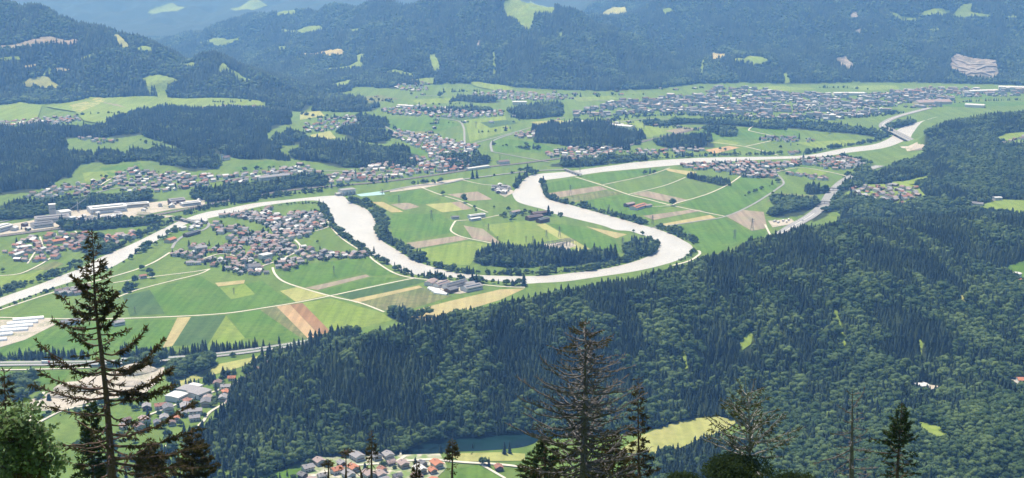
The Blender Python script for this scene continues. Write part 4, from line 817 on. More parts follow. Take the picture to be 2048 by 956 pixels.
for p, w, sp, cf, sz in BELTS:
    P = smooth(hits(p), sp * .5)
    n = max(1, int(len(P) * max(1, w / sp) * .62))
    i = rng.integers(0, len(P), n)
    Tn = np.gradient(P, axis=0); Tn /= np.linalg.norm(Tn, axis=1)[:, None] + 1e-9
    off = rng.uniform(-.5, .5, n) * w
    X = P[i, 0] - Tn[i, 1] * off + rng.normal(0, 1.2, n); Y = P[i, 1] + Tn[i, 0] * off + rng.normal(0, 1.2, n)
    k = riv_edge_ok(X, Y); X, Y = X[k], Y[k]
    con = rng.random(len(X)) < cf
    put(X, Y, np.where(con, rng.uniform(13, 22, len(X)), rng.uniform(5, 17, len(X))) * sz * np.clip(1 + .3 * patch_noise(X, Y, 60, 43), .4, 1.5), con, 2)

def in_clear(X, Y):
    r = np.zeros(len(X), bool)
    for q in CLEAR_XY:
        r |= inside(q, X, Y)
        if q[:, 1].max() < 2600:
            for dy_ in (10, 20): r |= inside(q, X, Y + dy_)
    return r
X, Y = village_trees()
k = riv_edge_ok(X, Y) & ~inside(lake_xy, X, Y); X, Y = X[k], Y[k]
con = rng.random(len(X)) < .22
put(X, Y, np.where(con, rng.uniform(8, 15, len(X)), rng.uniform(4.5, 10, len(X))), con, 5)
# the wooded spur, the slope under the lookout and the right hand plateau
X, Y = jitter_grid(-700, 1700, 1000, 4200, 5.7)
Z = height(X, Y); px, py, _ = project(X, Y, Z)
k = in_view(X, Y, Z, 90) & ((Y < 2600) | (rng.random(len(X)) < .62)) & (px > 330)
X, Y = X[k], Y[k]
k = hill_wood(X, Y) & ~in_clear(X, Y) & ~inside(lake_xy, X, Y) & riv_edge_ok(X, Y)
for q in FIELD_XY: k &= ~inside(q, X, Y)
X, Y = X[k], Y[k]; px, py, _ = project(X, Y, height(X, Y))
bf = .22 + .36 * patch_noise(X, Y, 170, 5) + .12 * patch_noise(X, Y, 60, 8)
bf += np.where((py > 800) & (px > 1450), .38, 0) + np.where((Y > 2450), .30, 0) + np.where((px > 1250) & (py > 560), .05, -.06) + np.where((py > 850) & (px > 1750), .3, 0)
for zp in [[(1290, 650), (1340, 640), (1400, 700), (1385, 790), (1330, 800)], [(1430, 600), (1540, 590), (1570, 690), (1500, 710)], [(1690, 560), (1790, 590), (1780, 690), (1700, 700)], [(1880, 590), (2060, 570), (2060, 720), (1950, 700)], [(840, 600), (960, 590), (1000, 640), (900, 660)], [(560, 770), (660, 760), (700, 840), (600, 870)], [(700, 830), (900, 870), (1040, 850), (1040, 870), (800, 910)], [(1740, 850), (2060, 800), (2060, 970), (1700, 970)], [(1900, 300), (2060, 290), (2060, 400), (1880, 390)], [(1740, 370), (1860, 400), (1900, 440), (1700, 430)]]:
    bf += np.where(inside(zp, px, py), .32, 0)
con = rng.random(len(X)) > bf
h = np.where(con, np.clip(rng.normal(14.5, 3.8, len(X)), 6, 24), np.clip(rng.normal(12, 3.2, len(X)), 5, 19))
keep = rng.random(len(X)) > np.clip(.02 + .10 * patch_noise(X, Y, 90, 12), 0, .3)
put(X[keep], Y[keep], h[keep], con[keep], 3)
# mountain woods
X, Y = jitter_grid(-3400, 4000, 4600, 9300, 12.5)
Z = height(X, Y); k = in_view(X, Y, Z, 60); X, Y, Z = X[k], Y[k], Z[k]
k = hill_wood(X, Y) & ~in_clear(X, Y); X, Y = X[k], Y[k]
k = seen(X, Y, height(X, Y) + 26); X, Y = X[k], Y[k]
k = rng.random(len(X)) < np.clip(1.0 - .1 * patch_noise(X, Y, 300, 21), .3, 1) * np.where(Y > 6600, .7, 1); X, Y = X[k], Y[k]
con = rng.random(len(X)) > np.clip(.36 + .4 * patch_noise(X, Y, 420, 23), 0.02, .9)
put(X, Y, np.where(con, rng.uniform(17, 32, len(X)), rng.uniform(14, 23, len(X))), con, 4)

# single trees of the open fields: pixel of the foot, height in pixels, kind, label
SINGLE = [
 (886, 391, 10, 'b', 'round dark broadleaf tree on the lane west of the tall oval tree'), (928, 405, 17, 'b', 'tall oval broadleaf tree at the lane corner beside the pale ploughed patch'),
 (1345, 411, 14, 'b', 'big round broadleaf tree at the lane junction east of the red-roofed farm'), (1017, 422, 9, 'b', 'round tree just west of the brown barns on the river bend'), (1009, 434, 11, 'b', 'wide bushy tree south-west of the brown barns'),
 (949, 417, 7, 'b', 'small round tree on the lane north of the white farm sheds'), (952, 424, 6, 'b', 'small tree directly behind the white farm sheds'), (988, 416, 5, 'b', 'tiny young tree alone in the meadow north of the white farm'),
 (827, 370, 9, 'b', 'first tree in the row along the main road past the basin'), (836, 369, 9, 'c', 'slim dark tree, second in the row along the main road past the basin'), (846, 368, 10, 'b', 'bushy tree in the middle of the row along the main road'),
 (854, 368, 9, 'b', 'fourth tree in the row along the main road'), (866, 366, 8, 'b', 'fifth tree in the row along the main road'), (882, 365, 10, 'b', 'taller tree near the far end of the row along the main road'),
 (284, 540, 11, 'b', 'round tree on the lane verge west of the big twin trees'), (299, 548, 13, 'b', 'upper tree of the pair beside the small red-roofed barn'), (304, 556, 13, 'b', 'lower tree of the pair beside the small red-roofed barn'),
 (271, 567, 17, 'b', 'large leafy tree in front of the small red-roofed barn'), (363, 509, 10, 'b', 'dark round tree at the west end of the bend village'), (635, 486, 6, 'b', 'lone small tree in the meadow behind the bend village'),
 (592, 538, 7, 'b', 'round orchard tree at the field edge east of the church'), (607, 530, 6, 'b', 'smaller orchard tree next to the meadow, near the fields'), (614, 530, 7, 'b', 'darker orchard tree beside its smaller neighbour'), (578, 540, 6, 'b', 'westmost orchard tree at the field edge east of the church'),
 (6, 544, 9, 'b', 'broad tree on the grassy corner west of the railway housing'), (1571, 263, 8, 'b', 'lone round tree in the far meadow north of the farm cluster'), (1659, 267, 8, 'b', 'lone round tree in the far meadow, east of its twin'),
 (1598, 279, 12, 'c', 'tall dark tree standing among the farm cluster'), (880, 195, 12, 'b', 'tall tree pair in the far valley meadow below the central mountain'), (823, 191, 6, 'b', 'single round tree in the broad far valley meadow'),
 (1300, 348, 12, 'c', 'tall spruce in the little wooded knoll on the lane'), (1290, 350, 10, 'b', 'broad tree in the little wooded knoll on the lane'), (1308, 348, 9, 'b', 'low tree at the east side of the wooded knoll'), (1545, 389, 6, 'b', 'roadside bush tree on the pale lane below the long village'),
 (945, 826 + 70, 11, 'c', 'small spruce standing on the lake shore meadow'), (640, 505 - 6, 8, 'c', 'slim spruce behind the eastern end of the bend village'), (748, 506, 13, 'c', 'dark pointed spruce on the river bank beside the bend village'),
 (963, 929, 16, 'b', 'pale young tree beside the lake road'), (970, 931, 18, 'b', 'narrow young tree beside the lake road next to the paler one'), (978, 933, 20, 'c', 'dark spruce beside the lake road near the pink-roofed cottage'),
 (296, 838, 28, 'c', 'tall dark spruce standing between the orange-roofed houses of the quarry hamlet'), (318, 832, 12, 'b', 'round garden tree among the quarry hamlet houses'),
]
# tree meshes for individual trees
def tree_mesh(kind, tpl, name):
    v, t = tpl
    sc = 1.0
    st, tt = [], []
    for i in range(5):
        a = 2 * math.pi * i / 5; st += [(.016 * math.cos(a), .016 * math.sin(a), -.02), (.010 * math.cos(a), .010 * math.sin(a), .45)]
    for i in range(5):
        a, b2, c2, d2 = 2 * i, 2 * i + 1, 2 * ((i + 1) % 5), 2 * ((i + 1) % 5) + 1
        tt += [(a, c2, d2), (a, d2, b2)]
    crown = np_mesh(name + '_crown', v, t, [M['spruce'] if kind == 'c' else M['leaf']], tint=np.full(len(v), random.uniform(.05, .7)))
    trunk = np_mesh(name + '_trunk', np.array(st), np.array(tt), [M['bark']])
    n0 = len(v)
    allv = np.concatenate([v, np.array(st)]); allt = np.concatenate([t, np.array(tt) + n0])
    one = np_mesh(name, allv, allt, [M['spruce'] if kind == 'c' else M['leaf'], M['bark']], mi=np.concatenate([np.zeros(len(t)), np.ones(len(tt))]), tint=np.full(len(allv), random.uniform(0, .8)))
    return one, crown, trunk
TM = {'c': [tree_mesh('c', q, 'spruce') for q in CON['near']] * 1, 'b': [tree_mesh('b', q, 'broadleaf') for q in BRD['near']]}
for x, y, hp, kd, lab in SINGLE:
    X, Y = hit(x, y); Z = float(height(X, Y)); hh = hp * (Y / (F * CP)) * 1.12
    one, cr, tk = random.choice(TM[kd])
    r = empty('spruce_tree' if kd == 'c' else 'broadleaf_tree', (X, Y, Z), random.uniform(0, 6), label=lab, category='tree')
    wd = hh * (1.15 if kd == 'b' and hp < 15 else .95)
    r.scale = (wd, wd, hh)
    add('crown', cr, parent=r); add('trunk', tk, parent=r)

TXa, TYa, THa, TCa, TGa = [np.concatenate(q) for q in (TX, TY, TH, TC, TG)]
k = ~near_road(TXa, TYa, 1.5) | (TGa == 4)
k &= ~np.where(TGa == 5, near_house(TXa, TYa, 6.2), near_house(TXa, TYa, 9))
TXa, TYa, THa, TCa, TGa = TXa[k], TYa[k], THa[k], TCa[k], TGa[k]
TZa = height(TXa, TYa) - .4
k = in_view(TXa, TYa, TZa + 8, 80); TXa, TYa, THa, TCa, TGa, TZa = TXa[k], TYa[k], THa[k], TCa[k], TGa[k], TZa[k]
k = (TGa == 4) | seen(TXa, TYa, TZa + THa) | (rng.random(len(TXa)) < .5)
TXa, TYa, THa, TCa, TGa, TZa = TXa[k], TYa[k], THa[k], TCa[k], TGa[k], TZa[k]
# the trees that show largest become objects of their own
PX, PY, PD = project(TXa, TYa, TZa + THa * .6)
size = THa / PD
vis = seen(TXa, TYa, TZa + THa * .7) & (PX > 6) & (PX < 2042) & (PY > 10) & (PY < 950)
single = np.zeros(len(TXa), bool)
def tree_labels(px, py, con):
    if con:
        if py > 800 and px > 1240: return 'dark green spruce in the mixed wood climbing from the yellow meadow', 'spruces of the wood below the lookout'
        if px < 560: return 'dark blue-green spruce at the low western end of the wooded ridge', 'spruces of the ridge end beside the quarry hamlet'
        if px < 820: return 'dark blue-green spruce on the foot of the wooded ridge above the lake hamlet', 'spruces of the ridge foot above the lake hamlet'
        return 'dark blue-green spruce of the wooded ridge along the far shore of the lake', 'spruces of the ridge along the lake'
    if py > 800 and px > 1240: return 'light green rounded broadleaf tree in the mixed wood at the bottom of the slope', 'broadleaf trees of the wood below the lookout'
    if px < 560: return 'rounded green broadleaf tree near the western ridge end and quarry hamlet', 'broadleaf trees of the ridge end beside the quarry hamlet'
    if px < 820: return 'rounded green broadleaf tree on the ridge foot above the lake hamlet', 'broadleaf trees of the ridge foot above the lake hamlet'
    return 'rounded green broadleaf tree leaning over the far shore of the lake', 'broadleaf trees of the lake shore'
for want in (True, False):
    c = np.where(vis & (TCa == want))[0]
    c = c[np.argsort(-size[c])][:235]
    single[c] = True
    for i in c:
        lab, grp = tree_labels(PX[i], PY[i], want)
        o = add('spruce_tree' if want else 'broadleaf_tree', random.choice(TM['c' if want else 'b'])[0], loc=(TXa[i], TYa[i], TZa[i]), label=lab, category='tree', group=grp)
        o.rotation_euler.z = random.uniform(0, 6.3); w = THa[i] * random.uniform(.9, 1.1) * (1.15 if not want else 1); o.scale = (w, w, THa[i])
rest = ~single
lod = np.where(TYa < 1900, 0, np.where(TYa < 4600, 1, 2))
for con, nm in ((True, 'conifer_forest'), (False, 'broadleaf_forest')):
    VV, TT, TI = [], [], []; base = 0
    for L, key in enumerate(('near', 'mid', 'far')):
        sel = np.where(rest & (TCa == con) & (lod == L))[0]
        tp = (CON if con else BRD)[key]
        which = rng.integers(0, len(tp), len(sel))
        for q, (tv, tt) in enumerate(tp):
            s = sel[which == q]
            if not len(s): continue
            w = THa[s] * rng.uniform(.8, 1.3, len(s)) * (1.0 if con else 1.2)
            V, T_ = replicate(tv, tt, TXa[s], TYa[s], TZa[s], w, THa[s], rng.uniform(0, 6.3, len(s)))
            tint = np.clip(rng.normal(.35, .28, len(s)) + .3 * patch_noise(TXa[s], TYa[s], 140, 31), 0, 1)
            VV.append(V); TT.append(T_ + base); TI.append(np.repeat(tint, len(tv))); base += len(V)
    add(nm, np_mesh(nm, np.concatenate(VV), np.concatenate(TT), [M['spruce'] if con else M['leaf']], tint=np.concatenate(TI)), kind='stuff',
        label='dark spruce forest covering the ridge and mountains' if con else 'lighter broadleaf woods along the river banks and slopes')
print('trees', len(TXa), 'single', int(single.sum()))
# ------------------------------------------------------------------ houses
WALLS = [M['wall_w'], M['wall_w'], M['wall_c'], M['wall_b']]
def roof_prism(mb, l, w, h, pitch, ov, thick=.35, mi=1):
    """A gabled roof slab with overhang, ridge along x."""
    rz = h + w / 2 * pitch; a = l / 2 + ov; b = w / 2 + ov; ez = h - ov * pitch
    P = []
    for x in (-a, a): P += [(x, -b, ez), (x, 0, rz), (x, b, ez), (x, b, ez + thick), (x, 0, rz + thick * 1.15), (x, -b, ez + thick)]
    mb.poly(P, [(0, 6, 7, 1), (1, 7, 8, 2), (3, 9, 10, 4), (4, 10, 11, 5), (2, 8, 9, 3), (5, 11, 6, 0), (0, 1, 4, 5), (1, 2, 3, 4), (11, 10, 7, 6), (10, 9, 8, 7)], mi)
def wall_body(mb, l, w, h, pitch, mi=0):
    rz = h + w / 2 * pitch
    P = [(-l / 2, -w / 2, -1.5), (l / 2, -w / 2, -1.5), (l / 2, w / 2, -1.5), (-l / 2, w / 2, -1.5), (-l / 2, -w / 2, h), (l / 2, -w / 2, h), (l / 2, w / 2, h), (-l / 2, w / 2, h), (-l / 2, 0, rz), (l / 2, 0, rz)]
    mb.poly(P, [(0, 1, 5, 4), (1, 2, 6, 9, 5), (2, 3, 7, 6), (3, 0, 4, 8, 7), (4, 5, 9, 8), (6, 7, 8, 9)], mi)
DIM = [(12, 9.5, 5.2, .42), (10, 8.4, 4.8, .45), (14, 10, 5.6, .40), (9, 7.5, 4.2, .5), (15.5, 11.5, 6.0, .36), (11.5, 10, 5.4, .40)]
def simple_house(dim, wall, roof):
    l, w, h, p = dim; l *= .88; w *= .88; h *= .95; mb = MB(); wall_body(mb, l, w, h, p); roof_prism(mb, l, w, h, p, 1.1)
    mb.box((l * .2, w * .12, h + w * .5 * p + .2), (.8, .8, 1.6), 0)
    for sx in (-.3, 0, .3):
        for sy in (-1, 1):
            for z in (1.6, 4.1):
                mb.box((l * sx, sy * w / 2, z), (1.3, .12, 1.2), 2)
    mb.box((-l / 2 - .5, 0, 3.0), (1.1, w * .7, .9), 3)
    return mb.mesh('house', [wall, roof, M['win'], M['wood']])
SIMPLE = {}
PARTS = {}
def house_parts(di, wi, ri):
    if (di, wi, ri) in PARTS: return PARTS[di, wi, ri]
    l, w, h, p = DIM[di]; out = []
    mb = MB(); wall_body(mb, l, w, h, p); out.append(('wall', mb.mesh('wall', [WALLS[wi]]), None))
    mb = MB(); roof_prism(mb, l, w, h, p, 1.2, mi=0); out.append(('roof', mb.mesh('roof', [ROOFS[ri][1]]), None))
    mb = MB(); mb.box((l * .2, w * .12, h + w * .5 * p + .3), (.9, .9, 1.8)); out.append(('chimney', mb.mesh('chimney', [M['concrete']]), 'roof'))
    def win():
        mb = MB(); mb.box((0, 0, 0), (1.3, .14, 1.2), 0); mb.box((-.95, 0, 0), (.5, .18, 1.3), 1); mb.box((.95, 0, 0), (.5, .18, 1.3), 1); return mb
    wm = win().mesh('window', [M['win'], M['wood']])
    for sx in (-.3, .02, .32):
        for sy in (-1, 1):
            for z in (1.5, 4.2):
                out.append(('window', wm, (l * sx, sy * (w / 2 + .03), z)))
    mb = MB(); mb.box((l * .16, -w / 2 - .04, 1.0), (1.1, .14, 2.1)); out.append(('door', mb.mesh('door', [M['wood']]), None))
    mb = MB(); mb.box((-l / 2 - .65, 0, 2.75), (1.3, w * .8, .16)); mb.box((-l / 2 - 1.25, 0, 3.25), (.1, w * .8, .9)); out.append(('balcony', mb.mesh('balcony', [M['wood']]), None))
    PARTS[di, wi, ri] = out; return out
HZ = height(HX, HY); hpx, hpy, hpd = project(HX, HY, HZ + 4)
HS = np.array([(11 if VILLAGES[v][0] == 'caravan ground' else 24) for v in HV]) / hpd
vis = (hpx > 4) & (hpx < 2044) & (hpy > 5) & (hpy < 953) & seen(HX, HY, HZ + 7)
HDI = rng.integers(0, len(DIM), len(HX)); HWI = rng.choice([0, 0, 0, 1, 2, 3], len(HX))
va = {}
def village_angle(vi, X, Y):
    a = va.setdefault(int(vi), random.uniform(0, 3.14))
    return a + .5 * math.sin(X * .006 + Y * .004) + random.choice([0, 0, math.pi / 2]) + random.uniform(-.12, .12)
HA = np.array([village_angle(v, x, y) for v, x, y in zip(HV, HX, HY)])
order = np.argsort(-HS * vis); indiv = [int(i) for i in order[:300] if vis[i]]
ORD = ['leftmost', 'second from left', 'third from left', 'fourth from left', 'fifth from left', 'sixth from left', 'seventh from left', 'eighth from left', 'ninth from left', 'tenth from left', 'eleventh from left', 'twelfth from left']
BAND = ['front', 'middle', 'back']
lab_of = {}
buckets = {}
for vi in set(HV[indiv].tolist()):
    s = [i for i in indiv if HV[i] == vi]
    s.sort(key=lambda i: -hpy[i])
    n = len(s); nb = 1 if n < 6 else (2 if n < 14 else 3)
    for r, i in enumerate(s):
        bnd = '' if nb == 1 else (['front', 'back'][r * 2 // n] if nb == 2 else BAND[r * 3 // n])
        buckets.setdefault((vi, bnd, int(HR[i])), []).append(i)
for (vi, bnd, ri), s in buckets.items():
    s.sort(key=lambda i: hpx[i]); v = VILLAGES[vi][0]
    for r, i in enumerate(s):
        where = ('%s of the ' % bnd if bnd else 'the ')
        wn = {0: 'white', 1: 'white', 2: 'cream', 3: 'timber'}[int(HWI[i])]
        if len(s) == 1: lab_of[i] = f'only {ROOFS[ri][0]} roofed house in {where}{v}'
        else:
            if r >= 12: lab_of[i] = f'{ROOFS[ri][0]} roofed house, crowded right end of {where}{v}'; continue
            o_ = 'rightmost' if r == len(s) - 1 and len(s) > 2 else (ORD[r] if len(s) > 2 else ['left', 'right'][r] + ' one')
            lab_of[i] = f'{ROOFS[ri][0]} roofed {wn} house, {o_}, {where}{v}'
for i in indiv:
    v = VILLAGES[int(HV[i])][0]; di, wi, ri = int(HDI[i]), int(HWI[i]), int(HR[i])
    loc = (HX[i], HY[i], HZ[i])
    yard = v == 'works yard'
    props = dict(label=lab_of[i].replace('house', 'shed') if yard else lab_of[i], category='shed' if yard else 'house', group=('sheds of the ' if yard else 'houses of the ') + v)
    if HY[i] < 1800 and v != 'caravan ground':
        t = empty('house', loc, HA[i], **props); ch = {}
        for nm, me, where in house_parts(di, wi, ri):
            par = ch.get(where) if isinstance(where, str) else t
            o = add(nm, me, parent=par); ch.setdefault(nm, o)
            if isinstance(where, tuple): o.location = where
    elif v == 'caravan ground':
        key = 'car%d' % (i % 3)
        if key not in SIMPLE:
            mb = MB(); mb.box((0, 0, 1.6), (7 + i % 3, 2.6, 2.4), 0); mb.box((0, 0, 2.95), (7.2 + i % 3, 2.8, .3), 1); mb.box((1, -1.32, 1.9), (1.6, .1, .8), 2); mb.box((-2, -1.9, 2.5), (3.2, 1.2, .12), 1); SIMPLE[key] = mb.mesh('caravan', [M['wall_w'], ROOFS[(PALE, GREY, DGRY)[i % 3]][1], M['win']])
        o = add('caravan', SIMPLE[key], loc=loc, label='small pale caravan with flat roof in the packed caravan ground by the river bend', category='caravan', group='caravans on the river bend'); o.rotation_euler.z = HA[i]
    else:
        if (di, wi, ri) not in SIMPLE: SIMPLE[di, wi, ri] = simple_house(DIM[di], WALLS[wi], ROOFS[ri][1])
        o = add('shed' if yard else 'house', SIMPLE[di, wi, ri], loc=loc, **props); o.rotation_euler.z = HA[i]
# everything farther away as one mass of roofs
far = MB()
iset = set(indiv)
for i in range(len(HX)):
    if i in iset or not (-80 < hpx[i] < 2130): continue
    l, w, h, p = DIM[HDI[i]]
    town = VILLAGES[int(HV[i])][0]
    big = 1.0
    if town in ('great town', 'railway yard quarter', 'town edge'):
        big = 1.08
        q = rng.random()
        if q < .07: l, w, h, p = rng.uniform(26, 50), rng.uniform(14, 22), rng.uniform(7, 11), .06
        elif q < .28: l, w, h, p = rng.uniform(18, 30), 13, rng.uniform(10, 17), .25
    sub = MB(); wall_body(sub, l * big, w * big, h * 1.1, p, 10 if big > 1 else int([0, 0, 1, 2][HWI[i]])); roof_prism(sub, l * big, w * big, h * 1.1, p, .9, mi=3 + int(HR[i]))
    c, s = math.cos(HA[i]), math.sin(HA[i])
    P = [(x * c - y * s + HX[i], x * s + y * c + HY[i], z + HZ[i]) for x, y, z in sub.v]
    b0 = len(far.v); far.v += P; far.f += [[b0 + k for k in f] for f in sub.f]; far.m += sub.m
add('distant_houses', far.mesh('distant_houses', [M['wall_w'], M['wall_c'], M['wall_b']] + [r[1] for r in ROOFS] + [M['concrete']]), kind='stuff', label='distant houses of the valley towns seen as one sea of roofs')

# halls, barns and works buildings
for e0, e1, wd, hh, ri, wn, nm, lab in HALLS:
    a, b_ = np.array(hit(*e0)), np.array(hit(*e1)); c = (a + b_) / 2; L = float(np.linalg.norm(b_ - a)); ang = math.atan2(b_[1] - a[1], b_[0] - a[0])
    z = float(height(c[0], c[1])); t = empty(nm, (c[0], c[1], z), ang, label=lab, category=nm.replace('_', ' '))
    p = .05 if nm in ('factory_tower', 'silo_block', 'school', 'workshop') else (.14 if ri == PALE else .32)
    L = max(L, wd * .9)
    mb = MB(); wall_body(mb, L, wd, hh, p); add('wall', mb.mesh('wall', [M[wn]]), parent=t)
    mb = MB(); roof_prism(mb, L, wd, hh, p, .8, .4, mi=0); rf = add('roof', mb.mesh('roof', [ROOFS[ri][1]]), parent=t)
    if L > 30 and c[1] < 3200:
        mb = MB(); mb.box((0, -wd * .25, hh + wd * .25 * p + .75), (L * .86, wd * .14, .25)); add('skylight', mb.mesh('skylight', [M['win']]), parent=rf)
    if c[1] < 3300:
        for s in (-1, 1):
            mb = MB(); mb.box((0, s * wd / 2, hh * .62), (L * .88, .16, 1.3)); add('window', mb.mesh('window_band', [M['win']]), parent=t)
        mb = MB(); mb.box((L / 2 + .02, 0, min(2.2, hh * .4)), (.16, 4.2, min(4.4, hh * .8))); add('door', mb.mesh('door', [M['wood']]), parent=t)

# greenhouse tunnels and polytunnels
def tunnel(e0, e1, wd, lab, grp):
    a, b_ = np.array(hit(*e0)), np.array(hit(*e1)); c = (a + b_) / 2; L = float(np.linalg.norm(b_ - a)); ang = math.atan2(b_[1] - a[1], b_[0] - a[0])
    t = empty('greenhouse', (c[0], c[1], float(height(c[0], c[1]))), ang, label=lab, category='greenhouse', group=grp)
    mb = MB(); n = 9; P = []
    for x in (-L / 2, L / 2):
        for k in range(n + 1): q = math.pi * k / n; P.append((x, wd / 2 * math.cos(q), .2 + wd * .42 * math.sin(q)))
    mb.poly(P, [(k, k + 1, n + 2 + k, n + 1 + k) for k in range(n)] + [tuple(range(n + 1)), tuple(range(2 * n + 1, n, -1))])
    add('cover', mb.mesh('cover', [M['poly']]), parent=t)
    mb = MB(); m = int(L / 6) + 1
    for i in range(m + 1):
        x = -L / 2 + L * i / m
        mb.tube([(x, wd / 2 * math.cos(math.pi * k / n) * 1.01, .2 + wd * .428 * math.sin(math.pi * k / n)) for k in range(n + 1)], .07, 4)
    add('hoop', mb.mesh('hoop', [M['pylon']]), parent=t)
G1 = 'white greenhouse tunnels beside the straight lane'
for (e0, e1), o_ in zip([((26, 642), (88, 637)), ((14, 650), (76, 645)), ((2, 658), (66, 652)), ((-12, 665), (56, 660)), ((-20, 674), (26, 669)), ((-20, 683), (14, 680))], ['farthest', 'second farthest', 'third farthest', 'fourth farthest', 'second nearest', 'nearest']):
    tunnel(e0, e1, 11, f'white greenhouse tunnel, {o_} of the six stacked beside the straight lane', G1)
for k, o_ in enumerate(['northernmost', 'second', 'third', 'front']):
    tunnel((857 + k * 4, 577 + k * 3), (880 + k * 5, 582 + k * 2.6), 8, f'white polytunnel, {o_} of the four in the riverside farmyard', 'white polytunnels in the riverside farmyard')

# churches
def church(px, py, hp, lab, spire=True, roof=BRWN, ang=.4):
    X, Y = hit(px, py); z = float(height(X, Y)); m = Y / (F * CP); hh = hp * m * 1.05
    t = empty('church', (X, Y, z), ang, label=lab, category='church')
    mb = MB(); wall_body(mb, 24, 11, 8, .8); add('wall', mb.mesh('nave_wall', [M['wall_w']]), parent=t)
    mb = MB(); roof_prism(mb, 24, 11, 8, .8, .5, mi=0); add('roof', mb.mesh('nave_roof', [ROOFS[roof][1]]), parent=t)
    tw = hh * (.55 if spire else .85)
    mb = MB(); mb.box((-14, 0, tw / 2), (5.5, 5.5, tw)); tower = add('tower', mb.mesh('tower', [M['wall_w']]), parent=t)
    mb = MB()
    b = [(-14 + x, y, tw) for x, y in ((-3.1, -3.1), (3.1, -3.1), (3.1, 3.1), (-3.1, 3.1))] + [(-14 + x, y, tw + (hh - tw) * .25) for x, y in ((-1.7, -1.7), (1.7, -1.7), (1.7, 1.7), (-1.7, 1.7))] + [(-14, 0, hh)]
    mb.poly(b, [(3, 2, 1, 0)] + [(i, (i + 1) % 4, 4 + (i + 1) % 4, 4 + i) for i in range(4)] + [(4 + i, 4 + (i + 1) % 4, 8) for i in range(4)]); add('spire', mb.mesh('spire', [ROOFS[DGRY][1]]), parent=tower)
    for s in (-1, 1):
        for bx, by, sx_, sy_ in ((-14, s * 2.76, 1.3, .14), (-14 + s * 2.76, 0, .14, 1.3)):
            mb = MB(); mb.box((bx, by, tw * .82), (sx_, sy_, 2.6)); add('belfry_window', mb.mesh('belfry_window', [M['win']]), parent=tower)
        for k in range(4): mb = MB(); mb.box((-8 + 5.2 * k, s * 5.52, 4.6), (1.3, .14, 3.6)); add('window', mb.mesh('church_window', [M['win']]), parent=t)
church(508, 540, 24, 'white church with grey spire at the lower edge of the bend village', True, GREY, .3)
church(452, 320, 22, 'white church tower standing up from the dark terrace wood', True, BRWN, .9)
church(722, 362, 26, 'cream white church with tall tower in the station village', True, TERR, .2)
church(1616, 330, 26, 'church with dark needle spire in the spire village on the river', True, BRWN, -.4)

# electricity pylons
def pylon_mesh(variant):
    legs = []
    body = MB(); R = .22
    W = lambda z: 3.0 * (1 - z) ** 1.3 + .55
    lv = [0, .18, .34, .48, .6, .72, .84, .93, 1]
    for a, b_ in zip(lv[1:-1], lv[2:]):
        wa, wb = W(a), W(b_)
        c = [(-1, -1), (1, -1), (1, 1), (-1, 1)]
        for k in range(4):
            (x0, y0), (x1, y1) = c[k], c[(k + 1) % 4]
            body.tube([(x0 * wa, y0 * wa, a * 30), (x0 * wb, y0 * wb, b_ * 30)], R, 4)
            body.tube([(x0 * wa, y0 * wa, a * 30), (x1 * wb, y1 * wb, b_ * 30)], R * .6, 4)
            body.tube([(x1 * wa, y1 * wa, a * 30), (x0 * wb, y0 * wb, b_ * 30)], R * .6, 4)
    for sx, sy in ((-1, -1), (1, -1), (1, 1), (-1, 1)):
        mb = MB(); mb.tube([(sx * W(0), sy * W(0), -.5), (sx * W(.18), sy * W(.18), 5.4)], R * 1.2, 4); legs.append(mb.mesh('leg', [M['pylon']]))
    arms = []
    for z, l in (((.74, 7.5), (.9, 5)) if variant == 0 else ((.7, 6), (.82, 8), (.94, 5))):
        mb = MB()
        for s in (-1, 1):
            mb.tube([(0, -.4, z * 30), (s * l, 0, z * 30 + .6)], R, 4); mb.tube([(0, .4, z * 30), (s * l, 0, z * 30 + .6)], R, 4); mb.tube([(0, 0, z * 30 + 1.8), (s * l, 0, z * 30 + .6)], R * .7, 4)
            mb.tube([(s * l * .95, 0, z * 30 + .5), (s * l * .95, 0, z * 30 - 1.4)], .14, 4)
        arms.append(mb.mesh('crossarm', [M['pylon']]))
    return body.mesh('lattice_body', [M['pylon']]), legs, arms
PY = [pylon_mesh(0), pylon_mesh(1)]
PYL = [(668, 551, 19, 'in the meadow between the bend village and the river'), (468, 590, 14, 'in the bright green square below the bend village'), (270, 626, 13, 'beside the straight lane right of the big spruce'), (765, 391, 12, 'beside the turquoise basin'), (798, 408, 17, 'between the basin and the bare soil patch'),
       (863, 440, 19, 'beside the small hedge west of the white farm sheds'), (977, 465, 17, 'in the striped meadow behind the bare soil wedge'), (995, 489, 16, 'at the corner of the soil wedge on the loop lane'), (1052, 488, 16, 'just west of the substation, behind the spruce wood'), (839, 519, 15, 'beside the river belt at the west end of the loop'),
       (1066, 486, 14, 'at the west corner of the substation'), (1093, 476, 15, 'directly behind the substation'), (1119, 475, 21, 'behind the substation, the tallest of that group'), (1245, 495, 19, 'beside the small round wood in the river loop'), (1141, 392, 21, 'on the pink soil strip across the river'), (1218, 425, 15, 'in the meadow south-west of the red-roofed farm'),
       (1305, 452, 21, 'on the river bank at the lane end'), (1469, 481, 21, 'in the green field near the dark forest edge'), (1504, 461, 23, 'on the bare tan field beside the motorway rest area'), (1000, 324, 14, 'beside the brown-roofed hall and railway'), (1160, 345, 12, 'beside the river weir'), (952, 258, 14, 'in the far meadow north of the crossroads village'), (1288, 260, 14, 'in the far meadow beyond the dark round wood')]
